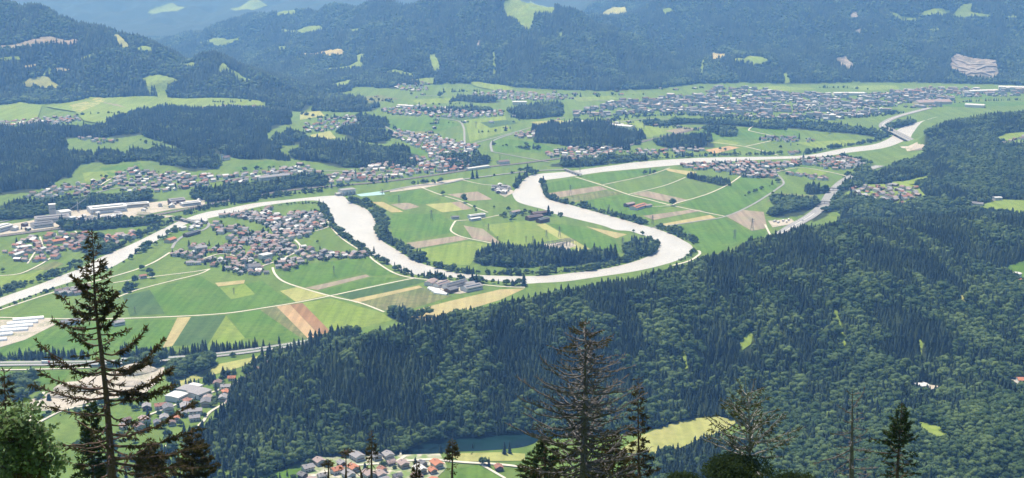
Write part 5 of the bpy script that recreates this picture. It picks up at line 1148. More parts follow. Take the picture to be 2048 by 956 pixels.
for i, (x, y, hp, lab) in enumerate(PYL):
    X, Y = hit(x, y); z = float(height(X, Y)); s = hp * (Y / (F * CP)) / 30 * 1.08
    t = empty('electricity_pylon', (X, Y, z), random.uniform(-.5, .5), label='grey lattice pylon ' + lab, category='pylon', group='pylons across the valley'); t.scale = (s, s, s)
    bd, lg, ar = PY[i % 2]
    add('lattice_body', bd, parent=t)
    for m_ in lg: add('leg', m_, parent=t)
    for m_ in ar: add('crossarm', m_, parent=t)

# substation
def gantry_mesh():
    mb = MB()
    for s in (-1, 1):
        for q in (-.5, .5): mb.tube([(s * 7, q, 0), (s * 7, 0, 11)], .2, 4)
    return mb
gm_post = gantry_mesh().mesh('post', [M['pylon']])
mb = MB(); mb.tube([(-8, -.4, 10), (8, -.4, 10)], .2, 4); mb.tube([(-8, .4, 10), (8, .4, 10)], .2, 4); mb.tube([(-8, 0, 10.8), (8, 0, 10.8)], .2, 4)
for k in (-5, 0, 5): mb.tube([(k, 0, 10), (k, 0, 7.8)], .28, 5)
gm_beam = mb.mesh('beam', [M['pylon']])
sub = hits([(1082, 494), (1137, 485), (1151, 491), (1118, 502)])
for i in range(6):
    for j in range(3):
        u, v = (i + .5) / 6, (j + .5) / 3
        p = (sub[0] * (1 - u) + sub[1] * u) * (1 - v) + (sub[3] * (1 - u) + sub[2] * u) * v
        t = empty('substation_gantry', (p[0], p[1], .2), .35, label='grey steel portal gantry with hanging insulators in the fenced substation behind the spruce wood', category='gantry', group='substation gantries')
        add('post', gm_post, parent=t); add('beam', gm_beam, parent=t)
mb = MB(); mb.box((0, 0, 2), (5, 3.4, 4)); 
for k in range(7): mb.box((-2.2 + .72 * k, 2.1, 2), (.25, .9, 3.2))
tb = mb.mesh('tank', [M['concrete']])
mb = MB()
for k in (-1.4, 0, 1.4): mb.tube([(k, 0, 3.9), (k, -.3, 6.2)], [.3, .14], 6)
tbu = mb.mesh('bushing', [M['wood']])
for k, o_ in enumerate(['western', 'middle', 'eastern']):
    X, Y = hit(1096 + 14 * k, 498 - 1.2 * k)
    t = empty('transformer', (X, Y, .2), .3, label=f'{o_} pale grey transformer tank in front of the substation gantries', category='transformer', group='substation transformers')
    add('tank', tb, parent=t); add('bushing', tbu, parent=t)

# bridges
def bridge(p0, p1, wd, z, npier, lab, nm='bridge', decks=1):
    a, b_ = flat([p0, p1]); c = (a + b_) / 2; L = float(np.linalg.norm(b_ - a)); ang = math.atan2(b_[1] - a[1], b_[0] - a[0])
    t = empty(nm, (c[0], c[1], 0), ang, label=lab, category='bridge')
    for k in range(decks):
        y0 = 0 if decks == 1 else (k - .5) * (wd + 2.5)
        mb = MB(); mb.box((0, y0, z - .7), (L, wd, 1.4)); add('deck', mb.mesh('deck', [M['asphalt']]), parent=t)
        for s in (-1, 1):
            mb = MB(); mb.box((0, y0 + s * (wd / 2 - .15), z + .45), (L, .25, .9)); add('parapet', mb.mesh('parapet', [M['concrete']]), parent=t)
    for k in range(npier):
        x = -L / 2 + (k + 1) * L / (npier + 1); mb = MB(); mb.box((x, 0, (z - 1.4) / 2 - .6), (1.8, wd * decks * .8, z - 1.4 + 1.2)); add('pier', mb.mesh('pier', [M['concrete']]), parent=t)
bridge((350, 438), (392, 449), 9, 5.5, 2, 'grey road bridge over the river between the works yard and the bend village')
bridge((1772, 260), (1842, 296), 13, 9, 5, 'twin-deck motorway bridge crossing the far river bend', decks=2)
bridge((1128, 341), (1162, 353), 7, 6, 5, 'low weir bridge across the river where the loop begins', 'weir_bridge')
def overpass(px, py, lab):
    X, Y = hit(px, py); i = np.argmin(((HW2 - np.array([X, Y])) ** 2).sum(1)); tdir = HW2[min(i + 1, len(HW2) - 1)] - HW2[i - 1]; ang = math.atan2(tdir[1], tdir[0]) + math.pi / 2
    t = empty('overpass', (HW2[i][0], HW2[i][1], float(height(*HW2[i]))), ang, label=lab, category='bridge')
    mb = MB(); mb.box((0, 0, 6.3), (56, 7, 1.1)); add('deck', mb.mesh('deck', [M['concrete']]), parent=t)
    for s in (-1, 1):
        mb = MB(); mb.box((0, s * 3.4, 7.3), (56, .2, .9)); add('parapet', mb.mesh('parapet', [M['concrete']]), parent=t)
    for x in (-17, 0, 17): mb = MB(); mb.box((x, 0, 2.8), (.9, 5, 5.8)); add('pier', mb.mesh('pier', [M['concrete']]), parent=t)
overpass(1648, 408, 'nearer concrete overpass across the motorway above the rest area'); overpass(1668, 382, 'farther concrete overpass across the motorway')

# river power station
a, b_ = flat([(672, 391), (716, 386)]); c = (a + b_) / 2; L = float(np.linalg.norm(b_ - a)); ang = math.atan2(b_[1] - a[1], b_[0] - a[0])
t = empty('power_station', (c[0], c[1], 0), ang, label='white river power station with grey roof between the river and turquoise basin', category='power station')
mb = MB(); wall_body(mb, L * .62, 22, 13, .06); add('wall', mb.mesh('wall', [M['wall_w']]), parent=t)
mb = MB(); roof_prism(mb, L * .62, 22, 13, .06, .6, .5, mi=0); add('roof', mb.mesh('roof', [ROOFS[GREY][1]]), parent=t)
for k in range(4): mb = MB(); mb.box((-L * .24 + k * L * .16, -13, 4), (2.2, 8, 9)); add('pier', mb.mesh('pier', [M['concrete']]), parent=t)
mb = MB(); mb.box((-L * .42, -2, 3), (L * .2, 14, 6)); add('gatehouse', mb.mesh('gatehouse', [M['concrete']]), parent=t)

# works: chimney and conveyor
X, Y = hit(156, 424); mb = MB(); mb.tube([(0, 0, 0), (0, 0, 26)], [1.3, .9], 10); o = add('factory_chimney', mb.mesh('factory_chimney', [M['concrete']]), loc=(X, Y, 0), label='slim grey factory chimney behind the works yard', category='chimney')
p, q = np.array(hit(136, 426)), np.array(hit(174, 416)); 
t = empty('conveyor', (p[0], p[1], 0), 0, label='slanting grey conveyor climbing over the works yard', category='conveyor')
mb = MB(); e = (q[0] - p[0], q[1] - p[1]); mb.tube([(0, 0, 5), (e[0], e[1], 24)], 1.4, 4); add('gallery', mb.mesh('gallery', [M['pylon']]), parent=t)
for f in (.3, .65, .95): mb = MB(); mb.tube([(e[0] * f - 1, e[1] * f, 0), (e[0] * f, e[1] * f, 5 + 19 * f)], .4, 4); add('support', mb.mesh('support', [M['pylon']]), parent=t)
# spoil heaps of the gravel works
for x, y, r, hh, lab in [(272, 742, 22, 9, 'large sandy spoil heap at the back of the quarry'), (150, 776, 20, 8, 'sandy spoil heap left of the big spruce trunk'), (120, 790, 15, 5, 'low sandy heap at the western rim of the quarry'), (262, 768, 14, 6, 'small sandy heap in the middle of the quarry floor'), (285, 428, 16, 6, 'tan gravel heap in the works yard beside the railway')]:
    X, Y = hit(x, y); bm = bmesh.new(); bmesh.ops.create_icosphere(bm, subdivisions=3, radius=1)
    for v in bm.verts:
        n_ = math.sin(v.co.x * 5 + x) * .08 + math.sin(v.co.y * 6 + y) * .08; v.co *= 1 + n_; v.co.z = max(-.1, v.co.z) ; v.co = Vector((v.co.x * r * 1.3, v.co.y * r, min(1.0, max(0, v.co.z)) ** 1.3 * hh if v.co.z > 0 else -.5))
    me = bpy.data.meshes.new('gravel_heap'); bm.to_mesh(me); bm.free(); me.materials.append(M['gravel']); add('gravel_heap', me, loc=(X, Y, 0), label=lab, category='gravel heap')

# bathing jetty with hut
Xa, Ya = flat([(801, 911)])[0]; Xb, Yb = flat([(802, 893)])[0]
t = empty('lake_jetty', (Xa, Ya, .3), 0, label='timber jetty reaching from the hamlet into the dark lake', category='jetty')
mb = MB(); e = Vector((Xb - Xa, Yb - Ya, 0)); mb.box((e.x / 2, e.y / 2, .6), (2.4, e.length, .25), rz=math.atan2(e.y, e.x) - math.pi / 2); add('walkway', mb.mesh('walkway', [M['road']]), parent=t)
mb = MB(); mb.box((e.x + 1, e.y, .64), (9, 7, .28)); add('platform', mb.mesh('platform', [M['wood']]), parent=t)
for k in (.2, .5, .8, 1.05): mb = MB(); mb.tube([(e.x * k - 1, e.y * k, -.6), (e.x * k - 1, e.y * k, .6)], .15, 6); add('post', mb.mesh('post', [M['wood']]), parent=t)
t = empty('bath_hut', (Xb + 1, Yb, 1.1), .1, label='small timber bathing hut with pale roof at the jetty end', category='hut')
mb = MB(); wall_body(mb, 6.4, 4.4, 2.4, .3); 
for v_i in range(4): mb.v[v_i] = (mb.v[v_i][0], mb.v[v_i][1], 0)
add('wall', mb.mesh('wall', [M['wood']]), parent=t); mb = MB(); roof_prism(mb, 6.4, 4.4, 2.4, .3, .7, .2, mi=0); add('roof', mb.mesh('roof', [M['road']]), parent=t)

# vehicles
def truck_parts(paint):
    out = []
    mb = MB(); mb.box((0, 0, 2.5), (9.5, 2.5, 2.7)); out.append(('trailer', mb.mesh('trailer', [M['truck_w']])))
    mb = MB(); mb.poly([(5.1, -1.2, .7), (7.3, -1.2, .7), (7.3, 1.2, .7), (5.1, 1.2, .7), (5.1, -1.2, 3.3), (6.7, -1.2, 3.3), (6.7, 1.2, 3.3), (5.1, 1.2, 3.3), (7.3, -1.2, 2.0), (7.3, 1.2, 2.0)], [(3, 2, 1, 0), (4, 5, 6, 7), (0, 1, 8, 5, 4), (2, 3, 7, 6, 9), (1, 2, 9, 8), (8, 9, 6, 5), (3, 0, 4, 7)]); out.append(('cab', mb.mesh('cab', [paint])))
    for x in (-3.6, -2.4, 6.1):
        for s in (-1, 1): mb = MB(); mb.tube([(x, s * 1.0, .55), (x, s * 1.25, .55)], .55, 10); out.append(('wheel', mb.mesh('wheel', [M['tyre']])))
    return out
TP = [truck_parts(M['truck_r']), truck_parts(M['truck_w'])]
for i, (x, y, k, lab) in enumerate([(1549, 444, 0, 'red lorry parked at the west end of the motorway rest area'), (1556, 446, 1, 'white lorry parked beside the red one at the rest area'), (1566, 443, 1, 'white lorry in the middle of the rest area'), (1577, 441, 0, 'red lorry at the east end of the rest area'), (1573, 445, 1, 'white lorry nearest the motorway ramp'), (250, 723, 1, 'white lorry driving on the left motorway beyond the big spruce'), (90, 728, 0, 'red lorry driving on the left motorway at the far left')]):
    X, Y = hit(x, y); onhw = y > 700
    t = empty('lorry', (X, Y, float(height(X, Y)) + (1.2 if onhw else .35)), 0 if onhw else .9 + .1 * i, label=lab, category='lorry', group='lorries on the motorways')
    for nm, me in TP[k]: add(nm, me, parent=t)
def car_parts(paint):
    mb = MB(); mb.box((0, 0, .65), (4.3, 1.75, .7)); 
    mb.poly([(-1.6, -.8, 1.0), (1.2, -.8, 1.0), (1.2, .8, 1.0), (-1.6, .8, 1.0), (-1.2, -.65, 1.5), (.5, -.65, 1.5), (.5, .65, 1.5), (-1.2, .65, 1.5)], [(4, 5, 6, 7), (0, 1, 5, 4), (1, 2, 6, 5), (2, 3, 7, 6), (3, 0, 4, 7)])
    out = [('body', mb.mesh('body', [paint]))]
    for x in (-1.35, 1.35):
        for s in (-1, 1): mb = MB(); mb.tube([(x, s * .7, .33), (x, s * .9, .33)], .33, 8); out.append(('wheel', mb.mesh('wheel', [M['tyre']])))
    return out
CPs = [('white', car_parts(M['truck_w'])), ('dark blue', car_parts(M['car_b'])), ('red', car_parts(M['truck_r']))]
for i, (x, y, k, lab) in enumerate([(760, 932, 0, 'car parked in the yard of the lake hamlet'), (775, 930, 1, 'car parked beside the white one in the lake hamlet'), (868, 922, 2, 'car on the road past the lake hamlet'), (440, 780, 1, 'car on the lane through the quarry hamlet'), (410, 830, 0, 'car near the orange roofs of the quarry hamlet'), (465, 708, 1, 'car on the left motorway near the forest edge'), (520, 699, 0, 'car on the left motorway where the ridge hides it'), (1640, 417, 0, 'car on the right motorway below the nearer overpass'), (1605, 442, 1, 'car on the right motorway beside the rest area')]):
    X, Y = hit(x, y); t = empty('car', (X, Y, float(height(X, Y)) + 1.25), random.uniform(0, 6.3) if y > 750 else .15, label=CPs[k][0] + ' ' + lab, category='car', group='cars in the valley')
    for nm, me in CPs[k][1]: add(nm, me, parent=t)

# ------------------------------------------------------------------ trees in front of the lookout
M['needles'] = mat('dark old needles', (.062, .060, .024), .8, .2, tint=(.13, .105, .042), transl=.4)
M['needles_g'] = mat('dark green needles', (.032, .06, .02), .8, .2, tint=(.075, .115, .03), transl=.4)
M['needles_o'] = mat('olive leaves', (.06, .075, .025), .8, .2, tint=(.12, .135, .045), transl=.4)
M['bark_r'] = mat('reddish spruce bark', (.16, .105, .085), .95, .1, noise=[(9, (.10, .07, .06), .4, .6)])
M['deadwood'] = mat('grey dead wood', (.19, .175, .17), .95, .1, noise=[(7, (.115, .105, .105), .4, .6)])
M['birch'] = mat('pale grey bark', (.36, .335, .31), .9, .1, noise=[(6, (.2, .185, .17), .45, .6)])
M['shrub'] = mat('shrub leaves', (.11, .18, .065), .6, .3, tint=(.2, .28, .11), transl=.5)
class Tufts:
    """Needle covered shoots or leaves: crossed slim blades."""
    def __init__(s): s.p = []; s.t = []
    def shoot(s, p, d, L, w):
        d = Vector(d).normalized(); a = d.orthogonal().normalized(); b = d.cross(a)
        for ax in (a, b):
            n = len(s.p); m = p + d * L * .45
            s.p += [p, m + ax * w, p + d * L, m - ax * w]; s.t += [(n, n + 1, n + 2), (n, n + 2, n + 3)]
    def leaf(s, p, L, w):
        d = Vector((random.gauss(0, 1), random.gauss(0, 1), random.gauss(-.3, .6))).normalized(); a = d.orthogonal().normalized()
        a = (a + d.cross(a) * random.uniform(-1, 1)).normalized(); n = len(s.p); m = p + d * L * .4
        s.p += [p, m + a * w, p + d * L, m - a * w]; s.t += [(n, n + 1, n + 2), (n, n + 2, n + 3)]
    def mesh(s, name, m):
        n = len(s.p); tint = np.repeat(rng.random(n // 4 + 1), 4)[:n]
        return np_mesh(name, np.array([tuple(q) for q in s.p]), np.array(s.t), [m], tint=tint)
def curve_branch(b0, tip, sag, n=9):
    b0, tip = Vector(b0), Vector(tip); out = []
    for i in range(n + 1):
        t = i / n; p = b0.lerp(tip, t); p.z -= sag * 4 * t * (1 - t) * (1 - .35 * t); out.append(p)
    for i in range(2, n): out[i] += Vector((random.uniform(-1, 1), random.uniform(-1, 1), random.uniform(-1, 1))) * (tip - b0).length * .012
    return out
def along(pts, t):
    f = t * (len(pts) - 1); i = min(int(f), len(pts) - 2); return pts[i].lerp(pts[i + 1], f - i), (pts[i + 1] - pts[i]).normalized()
def fg_tree(name, Y, trunk, r0, branches, label, foliage, wood, leafm, twig=.035, base_extra=14, cat='tree', tuft_from=.2, twigs=True):
    """trunk: pixels from the top down; branches: (trunk y, tip x, tip y, depth offset, sag, needle density)."""
    pts = [Vector(at_depth(x, y, Y)) for x, y in trunk]
    zg = float(height(pts[-1].x, Y)); base = Vector((pts[-1].x, Y, min(zg - .5, pts[-1].z - 1)))
    org = Vector((base.x, base.y, zg))
    full = pts + [base]
    tz = [p.z for p in full]
    t = empty(name, org, 0, label=label, category=cat)
    mb = MB(); L0 = (full[0] - full[-1]).length
    mb.tube([p - org for p in full[::-1]], [max(.018, r0 * ((full[0] - p).length / max(1e-3, (pts[0] - pts[-1]).length)) ** .85) if (full[0] - p).length < (pts[0] - pts[-1]).length else r0 * 1.15 for p in full[::-1]], 9)
    add('trunk', mb.mesh('trunk', [wood]), parent=t)
    wb = MB(); tf = Tufts()
    def trunk_at(py):
        for (x0, y0), (x1, y1) in zip(trunk, trunk[1:]):
            if y0 <= py <= y1: return x0 + (x1 - x0) * (py - y0) / (y1 - y0)
        return trunk[-1][0] if py > trunk[-1][1] else trunk[0][0]
    for by, tx, ty, dy, sag, dens in branches:
        b0 = Vector(at_depth(trunk_at(by), by, Y)); tip = Vector(at_depth(tx, ty, Y)); tip.y += dy
        P = curve_branch(b0, tip, sag); L = (tip - b0).length
        R = max(.018, min(.085, .014 + .015 * L))
        wb.tube([p - org for p in P], [R * (1 - .8 * i / (len(P) - 1)) + .006 for i in range(len(P))], 5, cap=False)
        nt_ = int(L / .16) if twigs else 0
        for k in range(nt_):
            f = random.uniform(.18, 1); p, d = along(P, f)
            side = d.cross(Vector((0, 0, 1))).normalized() * random.choice((-1, 1))
            l = random.uniform(.18, .55) * min(1.3, .35 + L * .25) * (1.25 - .6 * f)
            dd = (d * random.uniform(.5, 1.1) + side * random.uniform(.3, 1) + Vector((0, 0, random.uniform(-.55, .35) if dens > 0 else random.uniform(-.15, .55)))).normalized()
            q = p + dd * l; wb.tube([p - org, q.lerp(p, .5) - org + Vector((0, 0, .02)), q - org], [twig * .45, twig * .32, twig * .16], 3, cap=False)
            if dens == 0 and random.random() < .8:
                for _ in range(3):
                    s = p.lerp(q, random.uniform(.3, .95)); e = s + (dd + Vector((random.uniform(-1, 1), random.uniform(-1, 1), random.uniform(-.6, .8))) * .9).normalized() * l * random.uniform(.25, .5)
                    wb.tube([s - org, e - org], [twig * .26, twig * .1], 3, cap=False)
            if random.random() < dens:
                m_ = int(5 + 9 * dens)
                for _ in range(m_):
                    s = p.lerp(q, random.uniform(.1, 1)); e = dd * .7 + Vector((random.uniform(-1, 1), random.uniform(-1, 1), random.uniform(-1.15, .35))) * .8
                    tf.shoot(s - org, e, random.uniform(.14, .36), random.uniform(.022, .042))
        for k in range(int(L * 34 * dens)):
            f = random.uniform(tuft_from, 1) ** .8; p, d = along(P, f)
            e = d * .8 + Vector((random.uniform(-1, 1), random.uniform(-1, 1), random.uniform(-1.1, .6))) * .8
            tf.shoot(p - org, e, random.uniform(.14, .38), random.uniform(.022, .044))
    add('crown', wb.mesh('branchwork', [wood]), parent=t)
    if tf.p: add('foliage', tf.mesh('foliage', leafm), parent=t)
    return t
def fill(trunk_top, trunk_bot, half, n, dens, Y, sagf=.10, lift=.12, lo=0.0, hi=1.0, jit=.25, depth=1.0, shape=None):
    """Branches all round a stem; half(t) is the half width in pixels."""
    out = []
    m = Y / F
    for k in range(n):
        t = lo + (hi - lo) * (k + random.random()) / n
        y = trunk_top + (trunk_bot - trunk_top) * t
        a = k * 2.4 + random.uniform(-.5, .5)
        w = half(t) * random.uniform(1 - jit, 1 + jit * .6)
        x0 = shape(y) if shape else None
        dx = w * math.cos(a)
        out.append((y, dx, y - lift * w * random.uniform(.3, 1.4), w * m * math.sin(a) * depth, sagf * w * m * random.uniform(.5, 1.5), dens(t) if callable(dens) else dens))
    return out
def rel(brs, tx): return [(y, tx(y) + dx, ty, dy, s, d_) for y, dx, ty, dy, s, d_ in brs]

# the big spruce at the left
TR = [(184, 458), (187, 520), (190, 602), (202, 699), (212, 785), (219, 870), (224, 960)]
tx = lambda y: np.interp(y, [p[1] for p in TR], [p[0] for p in TR])
B = [(640, 116, 594, .3, .45, .75), (742, 78, 676, -.4, .95, .55), (655, 97, 645, .5, .3, .6), (775, 73, 748, .4, .5, .5), (795, 72, 762, -.6, .45, .5), (830, 88, 815, .3, .2, .3), (880, 100, 885, -.3, .2, .3), (905, 130, 900, .4, .15, .3),
     (655, 254, 600, -.2, .45, .7), (705, 288, 660, .5, .7, .9), (745, 326, 680, -.3, .9, .8), (735, 300, 730, .3, .3, .9), (790, 340, 742, .7, .5, 1), (800, 345, 765, -.5, .35, 1), (775, 320, 790, .2, .2, .9), (868, 381, 812, .4, .7, .7), (890, 400, 850, -.6, .5, .7), (915, 405, 900, .5, .3, .9), (925, 420, 930, -.2, .2, .9),
     (690, 130, 672, .8, .3, .7), (720, 110, 722, -.7, .2, .5), (640, 226, 592, .5, .3, .8), (620, 232, 585, -.5, .3, .8), (600, 152, 560, .2, .3, .8), (590, 146, 545, -.4, .2, .8)]
B += rel(fill(462, 640, lambda t: 5 + 40 * t, 40, .7, 66, lift=.3), tx) + rel(fill(600, 800, lambda t: 50 + 30 * t, 24, .3, 66, .14, .12), tx) + rel(fill(780, 960, lambda t: 70 + 55 * t, 22, .22, 66, .14, .05), tx)
fg_tree('spruce_tree', 66, TR, .22, B, 'tall sparse spruce with long drooping branches, dominating the left side before the fields', 1, M['bark_r'], M['needles'])
def simple_fg(name, Y, x, ytop, xb, half, n, dens, label, wood, leaf, r0=.09, lift=.2, sagf=.1, tw=.03, lo=.0, hi=1.0):
    tr = [(x, ytop), ((x + xb) / 2 + random.uniform(-1, 1), (ytop + 960) / 2), (xb, 962)]
    f = lambda y: np.interp(y, [p[1] for p in tr], [p[0] for p in tr])
    return fg_tree(name, Y, tr, r0, rel(fill(ytop + 2, 962, half, n, dens, Y, sagf, lift, lo, hi), f), label, 1, wood, leaf, twig=tw)
simple_fg('spruce_tree', 58, 8, 738, 16, lambda t: 6 + 34 * t, 44, .75, 'thin ragged spruce top at the far left edge behind the leafy shrub', M['bark_r'], M['needles'])
simple_fg('spruce_tree', 80, 182, 800, 186, lambda t: 8 + 34 * t, 60, 1.0, 'dense dark young spruce close behind the big spruce trunk', M['bark_r'], M['needles_g'])
simple_fg('spruce_tree', 84, 300, 880, 300, lambda t: 8 + 40 * t, 40, 1.0, 'low dark spruce tip under the right branches of the big spruce', M['bark_r'], M['needles'])
simple_fg('spruce_tree', 84, 385, 868, 388, lambda t: 10 + 46 * t, 50, 1.0, 'bushy dark spruce top at the lower end of the wooded ridge', M['bark_r'], M['needles'])

# the grey dead spruce in the middle
TR = [(1172, 637), (1170, 760), (1169, 831), (1167, 960)]
tx = lambda y: np.interp(y, [p[1] for p in TR], [p[0] for p in TR])
hw = lambda t: np.interp(t, [0, .06, .12, .22, .38, .5, .62, .8, 1.0], [4, 32, 60, 78, 100, 128, 118, 122, 150])
B = []
for k in range(19):
    t = .02 + .97 * k / 18; y = 640 + 320 * t
    for a in np.linspace(0, 2 * math.pi, 9)[:-1]:
        a = a + k * .7 + random.uniform(-.3, .3); w = hw(t) * random.uniform(.5, 1.1); m = 75 / F
        B.append((y, tx(y) + w * math.cos(a), y - w * random.uniform(.02, .26), w * m * math.sin(a), w * m * random.uniform(.08, .2), float(np.interp(t, [0, .14, .22, .6, .75, 1], [.4, .25, 0, 0, .2, .35])) * (random.random() < .7)))
B += [(815, 1036, 760, .3, .5, 0), (830, 1037, 792, -.3, .4, 0), (838, 1297, 786, .2, .45, 0), (815, 1280, 770, -.4, .35, 0), (868, 1110, 800, -.8, .3, 0), (905, 1010, 850, .4, .3, 0), (930, 1300, 905, .5, .2, 0)]
fg_tree('dead_spruce', 75, TR, .24, B, 'bare grey dead spruce with upswept brittle branches rising before the wooded ridge', 0, M['deadwood'], M['needles'], twig=.065)
simple_fg('spruce_tree', 88, 1176, 690, 1172, lambda t: 6 + 40 * t, 70, .55, 'brown-green spruce standing close behind the dead spruce', M['deadwood'], M['needles'], lift=.25)
simple_fg('spruce_tree', 92, 1090, 872, 1090, lambda t: 8 + 52 * t, 46, 1.0, 'dark bushy spruce top left of the dead spruce trunk', M['bark_r'], M['needles_g'])
simple_fg('spruce_tree', 92, 1225, 860, 1225, lambda t: 10 + 46 * t, 46, 1.0, 'dark bushy spruce top right of the dead spruce trunk', M['bark_r'], M['needles'])
simple_fg('spruce_tree', 82, 1276, 752, 1278, lambda t: 5 + 32 * t, 54, .7, 'slender spruce with patchy needles right of the dead spruce', M['bark_r'], M['needles'], lift=.1)
# thin trees over the lake hamlet
def thin(x, ytop, split, w, label, dens=.9, Y=95):
    tr = [(x, ytop), (x, (ytop + 960) / 2), (x + random.uniform(-1, 1), 962)]
    b = [(y, x + dx, ty, dy, s, d_) for y, dx, ty, dy, s, d_ in fill(ytop + 2, split, lambda t: 2 + w * .8 * t, 26, dens * .8, Y, .1, .1)] + [(y, x + dx, ty, dy, s, d_) for y, dx, ty, dy, s, d_ in fill(split, 962, lambda t: w * .8, 9, .3, Y, .1, .1)]
    fg_tree('thin_spruce', Y, tr, .10, b, label, 1, M['bark_r'], M['needles'])
thin(743, 860, 915, 13, 'thin spruce with bare lower stem before the lake hamlet, close to the jetty'); thin(905, 876, 915, 16, 'thin spruce with open crown before the lake road'); thin(833, 920, 960, 12, 'short dense spruce top before the pink roofs of the lake hamlet', 1.1)
thin(692, 900, 905, 16, 'bare pole-like spruce stem left of the lake hamlet pair', .25); thin(657, 918, 930, 8, 'shortest thin spruce stem before the western lake hamlet', .5)
tr = [(718, 930), (722, 945), (724, 962)]
fg_tree('snag', 95, tr, .14, [(948, 738, 928, .2, .1, 0), (938, 710, 932, -.1, .05, 0), (955, 705, 940, .2, .05, 0)], 'broken dark snag with forked top between two thin spruce stems', 0, M['bark_r'], M['needles'], cat='dead tree')

# birch-like tree, dead larch, spruce at the right
TR = [(1489, 748), (1497, 810), (1500, 860), (1499, 960)]
B = [(905, 1412, 838, .5, .1, .25), (880, 1420, 852, -.5, .15, .3), (895, 1570, 830, .4, .1, .25), (870, 1545, 820, -.4, .1, .2), (850, 1462, 790, .3, .05, .15), (840, 1522, 775, -.3, .05, .15), (830, 1480, 768, .6, .05, .1), (900, 1450, 872, -.7, .1, .3), (912, 1590, 880, .6, .15, .35), (860, 1440, 800, -.8, .1, .3), (820, 1510, 760, .3, .02, .1), (890, 1600, 850, -.6, .1, .35)]
B += [(y, 1498 + dx, ty, dy, s, .22) for y, dx, ty, dy, s, _ in fill(790, 915, lambda t: 24 + 66 * t, 26, .2, 80, .05, .7)]
B = [(a_, b_, c_, d_, e_, f_ * .8) for a_, b_, c_, d_, e_, f_ in B]
B += [(y, 1498 + dx, ty, dy, s, .22) for y, dx, ty, dy, s, _ in fill(780, 930, lambda t: 30 + 70 * t, 16, .2, 80, .05, .35)]
fg_tree('birch_tree', 80, TR, .11, B, 'sparse olive-leaved pale-stemmed birch with forked upright branches before the yellow meadow', 1, M['birch'], M['needles_o'], twig=.022)
def bush(x, y, w, h, Y, n, label, leafm, L, name='bush'):
    c = Vector(at_depth(x, y, Y)); m = Y / F; zg = float(height(c.x, Y)); org = Vector((c.x, Y, zg)); t = empty(name, org, 0, label=label, category='bush')
    st = MB(); tf = Tufts()
    for k in range(14):
        e = c + Vector((random.uniform(-1, 1) * w * m * .8, random.uniform(-1, 1) * w * m * .6, random.uniform(-.3, .9) * h * m)); P = [Vector((c.x + random.uniform(-.4, .4), Y + random.uniform(-.3, .3), zg - .3)), c.lerp(e, .3) - Vector((0, 0, .6 * h * m)), e]
        st.tube([p - org for p in P], [.07, .04, .012], 5, cap=False)
        for q in range(n // 14):
            u = Vector((random.gauss(0, 1), random.gauss(0, 1), random.gauss(0, 1))).normalized() * random.random() ** .35
            p = c.lerp(e, .55) + Vector((u.x * w * m * .55, u.y * w * m * .5, u.z * h * m * .5)) - org
            if leafm is M['shrub']: tf.leaf(p, random.uniform(.6, 1.2) * L, random.uniform(.22, .36) * L)
            else: tf.shoot(p, (random.uniform(-1, 1), random.uniform(-1, 1), random.uniform(-.8, .8)), random.uniform(.6, 1.3) * L, .12 * L)
    add('stem', st.mesh('stem', [M['bark']]), parent=t); add('foliage', tf.mesh('foliage', leafm), parent=t)
bush(1480, 950, 88, 42, 78, 9000, 'dense very dark evergreen bush below the pale birch stem', M['needles_g'], .3)
bush(1590, 965, 50, 26, 85, 3000, 'low dark bush right of the evergreen bush below the birch', M['needles_g'], .3); bush(1370, 968, 50, 24, 85, 2500, 'low dark green bush left of the evergreen bush below the birch', M['needles_g'], .3)
def shrub(stems, Y, L, label):
    x0 = sum(p[0][0] for p in stems) / len(stems); c = Vector(at_depth(x0, 960, Y)); zg = float(height(c.x, Y)); org = Vector((c.x, Y, zg)); t = empty('leafy_shrub', org, 0, label=label, category='shrub')
    st = MB(); tf = Tufts(); m = Y / F
    for base_, tip in stems:
        b0 = Vector(at_depth(*base_, Y)); e = Vector(at_depth(*tip, Y)); e.y += random.uniform(-.6, .6)
        P = [Vector((c.x + (b0.x - c.x) * .4, Y, zg - .2)), b0, b0.lerp(e, .5) + Vector((random.uniform(-.1, .1), random.uniform(-.1, .1), 0)), e]
        st.tube([p - org for p in P], [.05, .03, .02, .008], 5, cap=False)
        for k in range(9):
            f_ = random.uniform(.35, 1); p = b0.lerp(e, f_); q = p + Vector((random.gauss(0, 1), random.gauss(0, .8), random.gauss(.25, .5))) * .38; st.tube([p - org, q - org], [.012, .005], 3, cap=False)
            for _ in range(11):
                g = p.lerp(q, random.uniform(.3, 1.1)) + Vector((random.gauss(0, 1), random.gauss(0, 1), random.gauss(0, 1))) * .07
                tf.leaf(g - org, random.uniform(.6, 1.25) * L, random.uniform(.28, .42) * L)
    add('stem', st.mesh('stem', [M['bark']]), parent=t); add('foliage', tf.mesh('foliage', M['shrub']), parent=t)
shrub([((random.uniform(20, 90), 960), (random.uniform(-5, 108), random.uniform(815, 940))) for _ in range(34)] + [((40, 960), (45, 800)), ((70, 960), (62, 808)), ((30, 960), (12, 826)), ((85, 960), (100, 850))], 36, .17, 'bright green leafy shrub with upright stems filling the bottom left corner')
shrub([((random.uniform(-20, 40), 970), (random.uniform(-30, 40), random.uniform(860, 950))) for _ in range(14)], 42, .19, 'lower leafy shrub cut by the left edge behind the brighter one')
TR = [(1705, 778), (1704, 860), (1703, 960)]
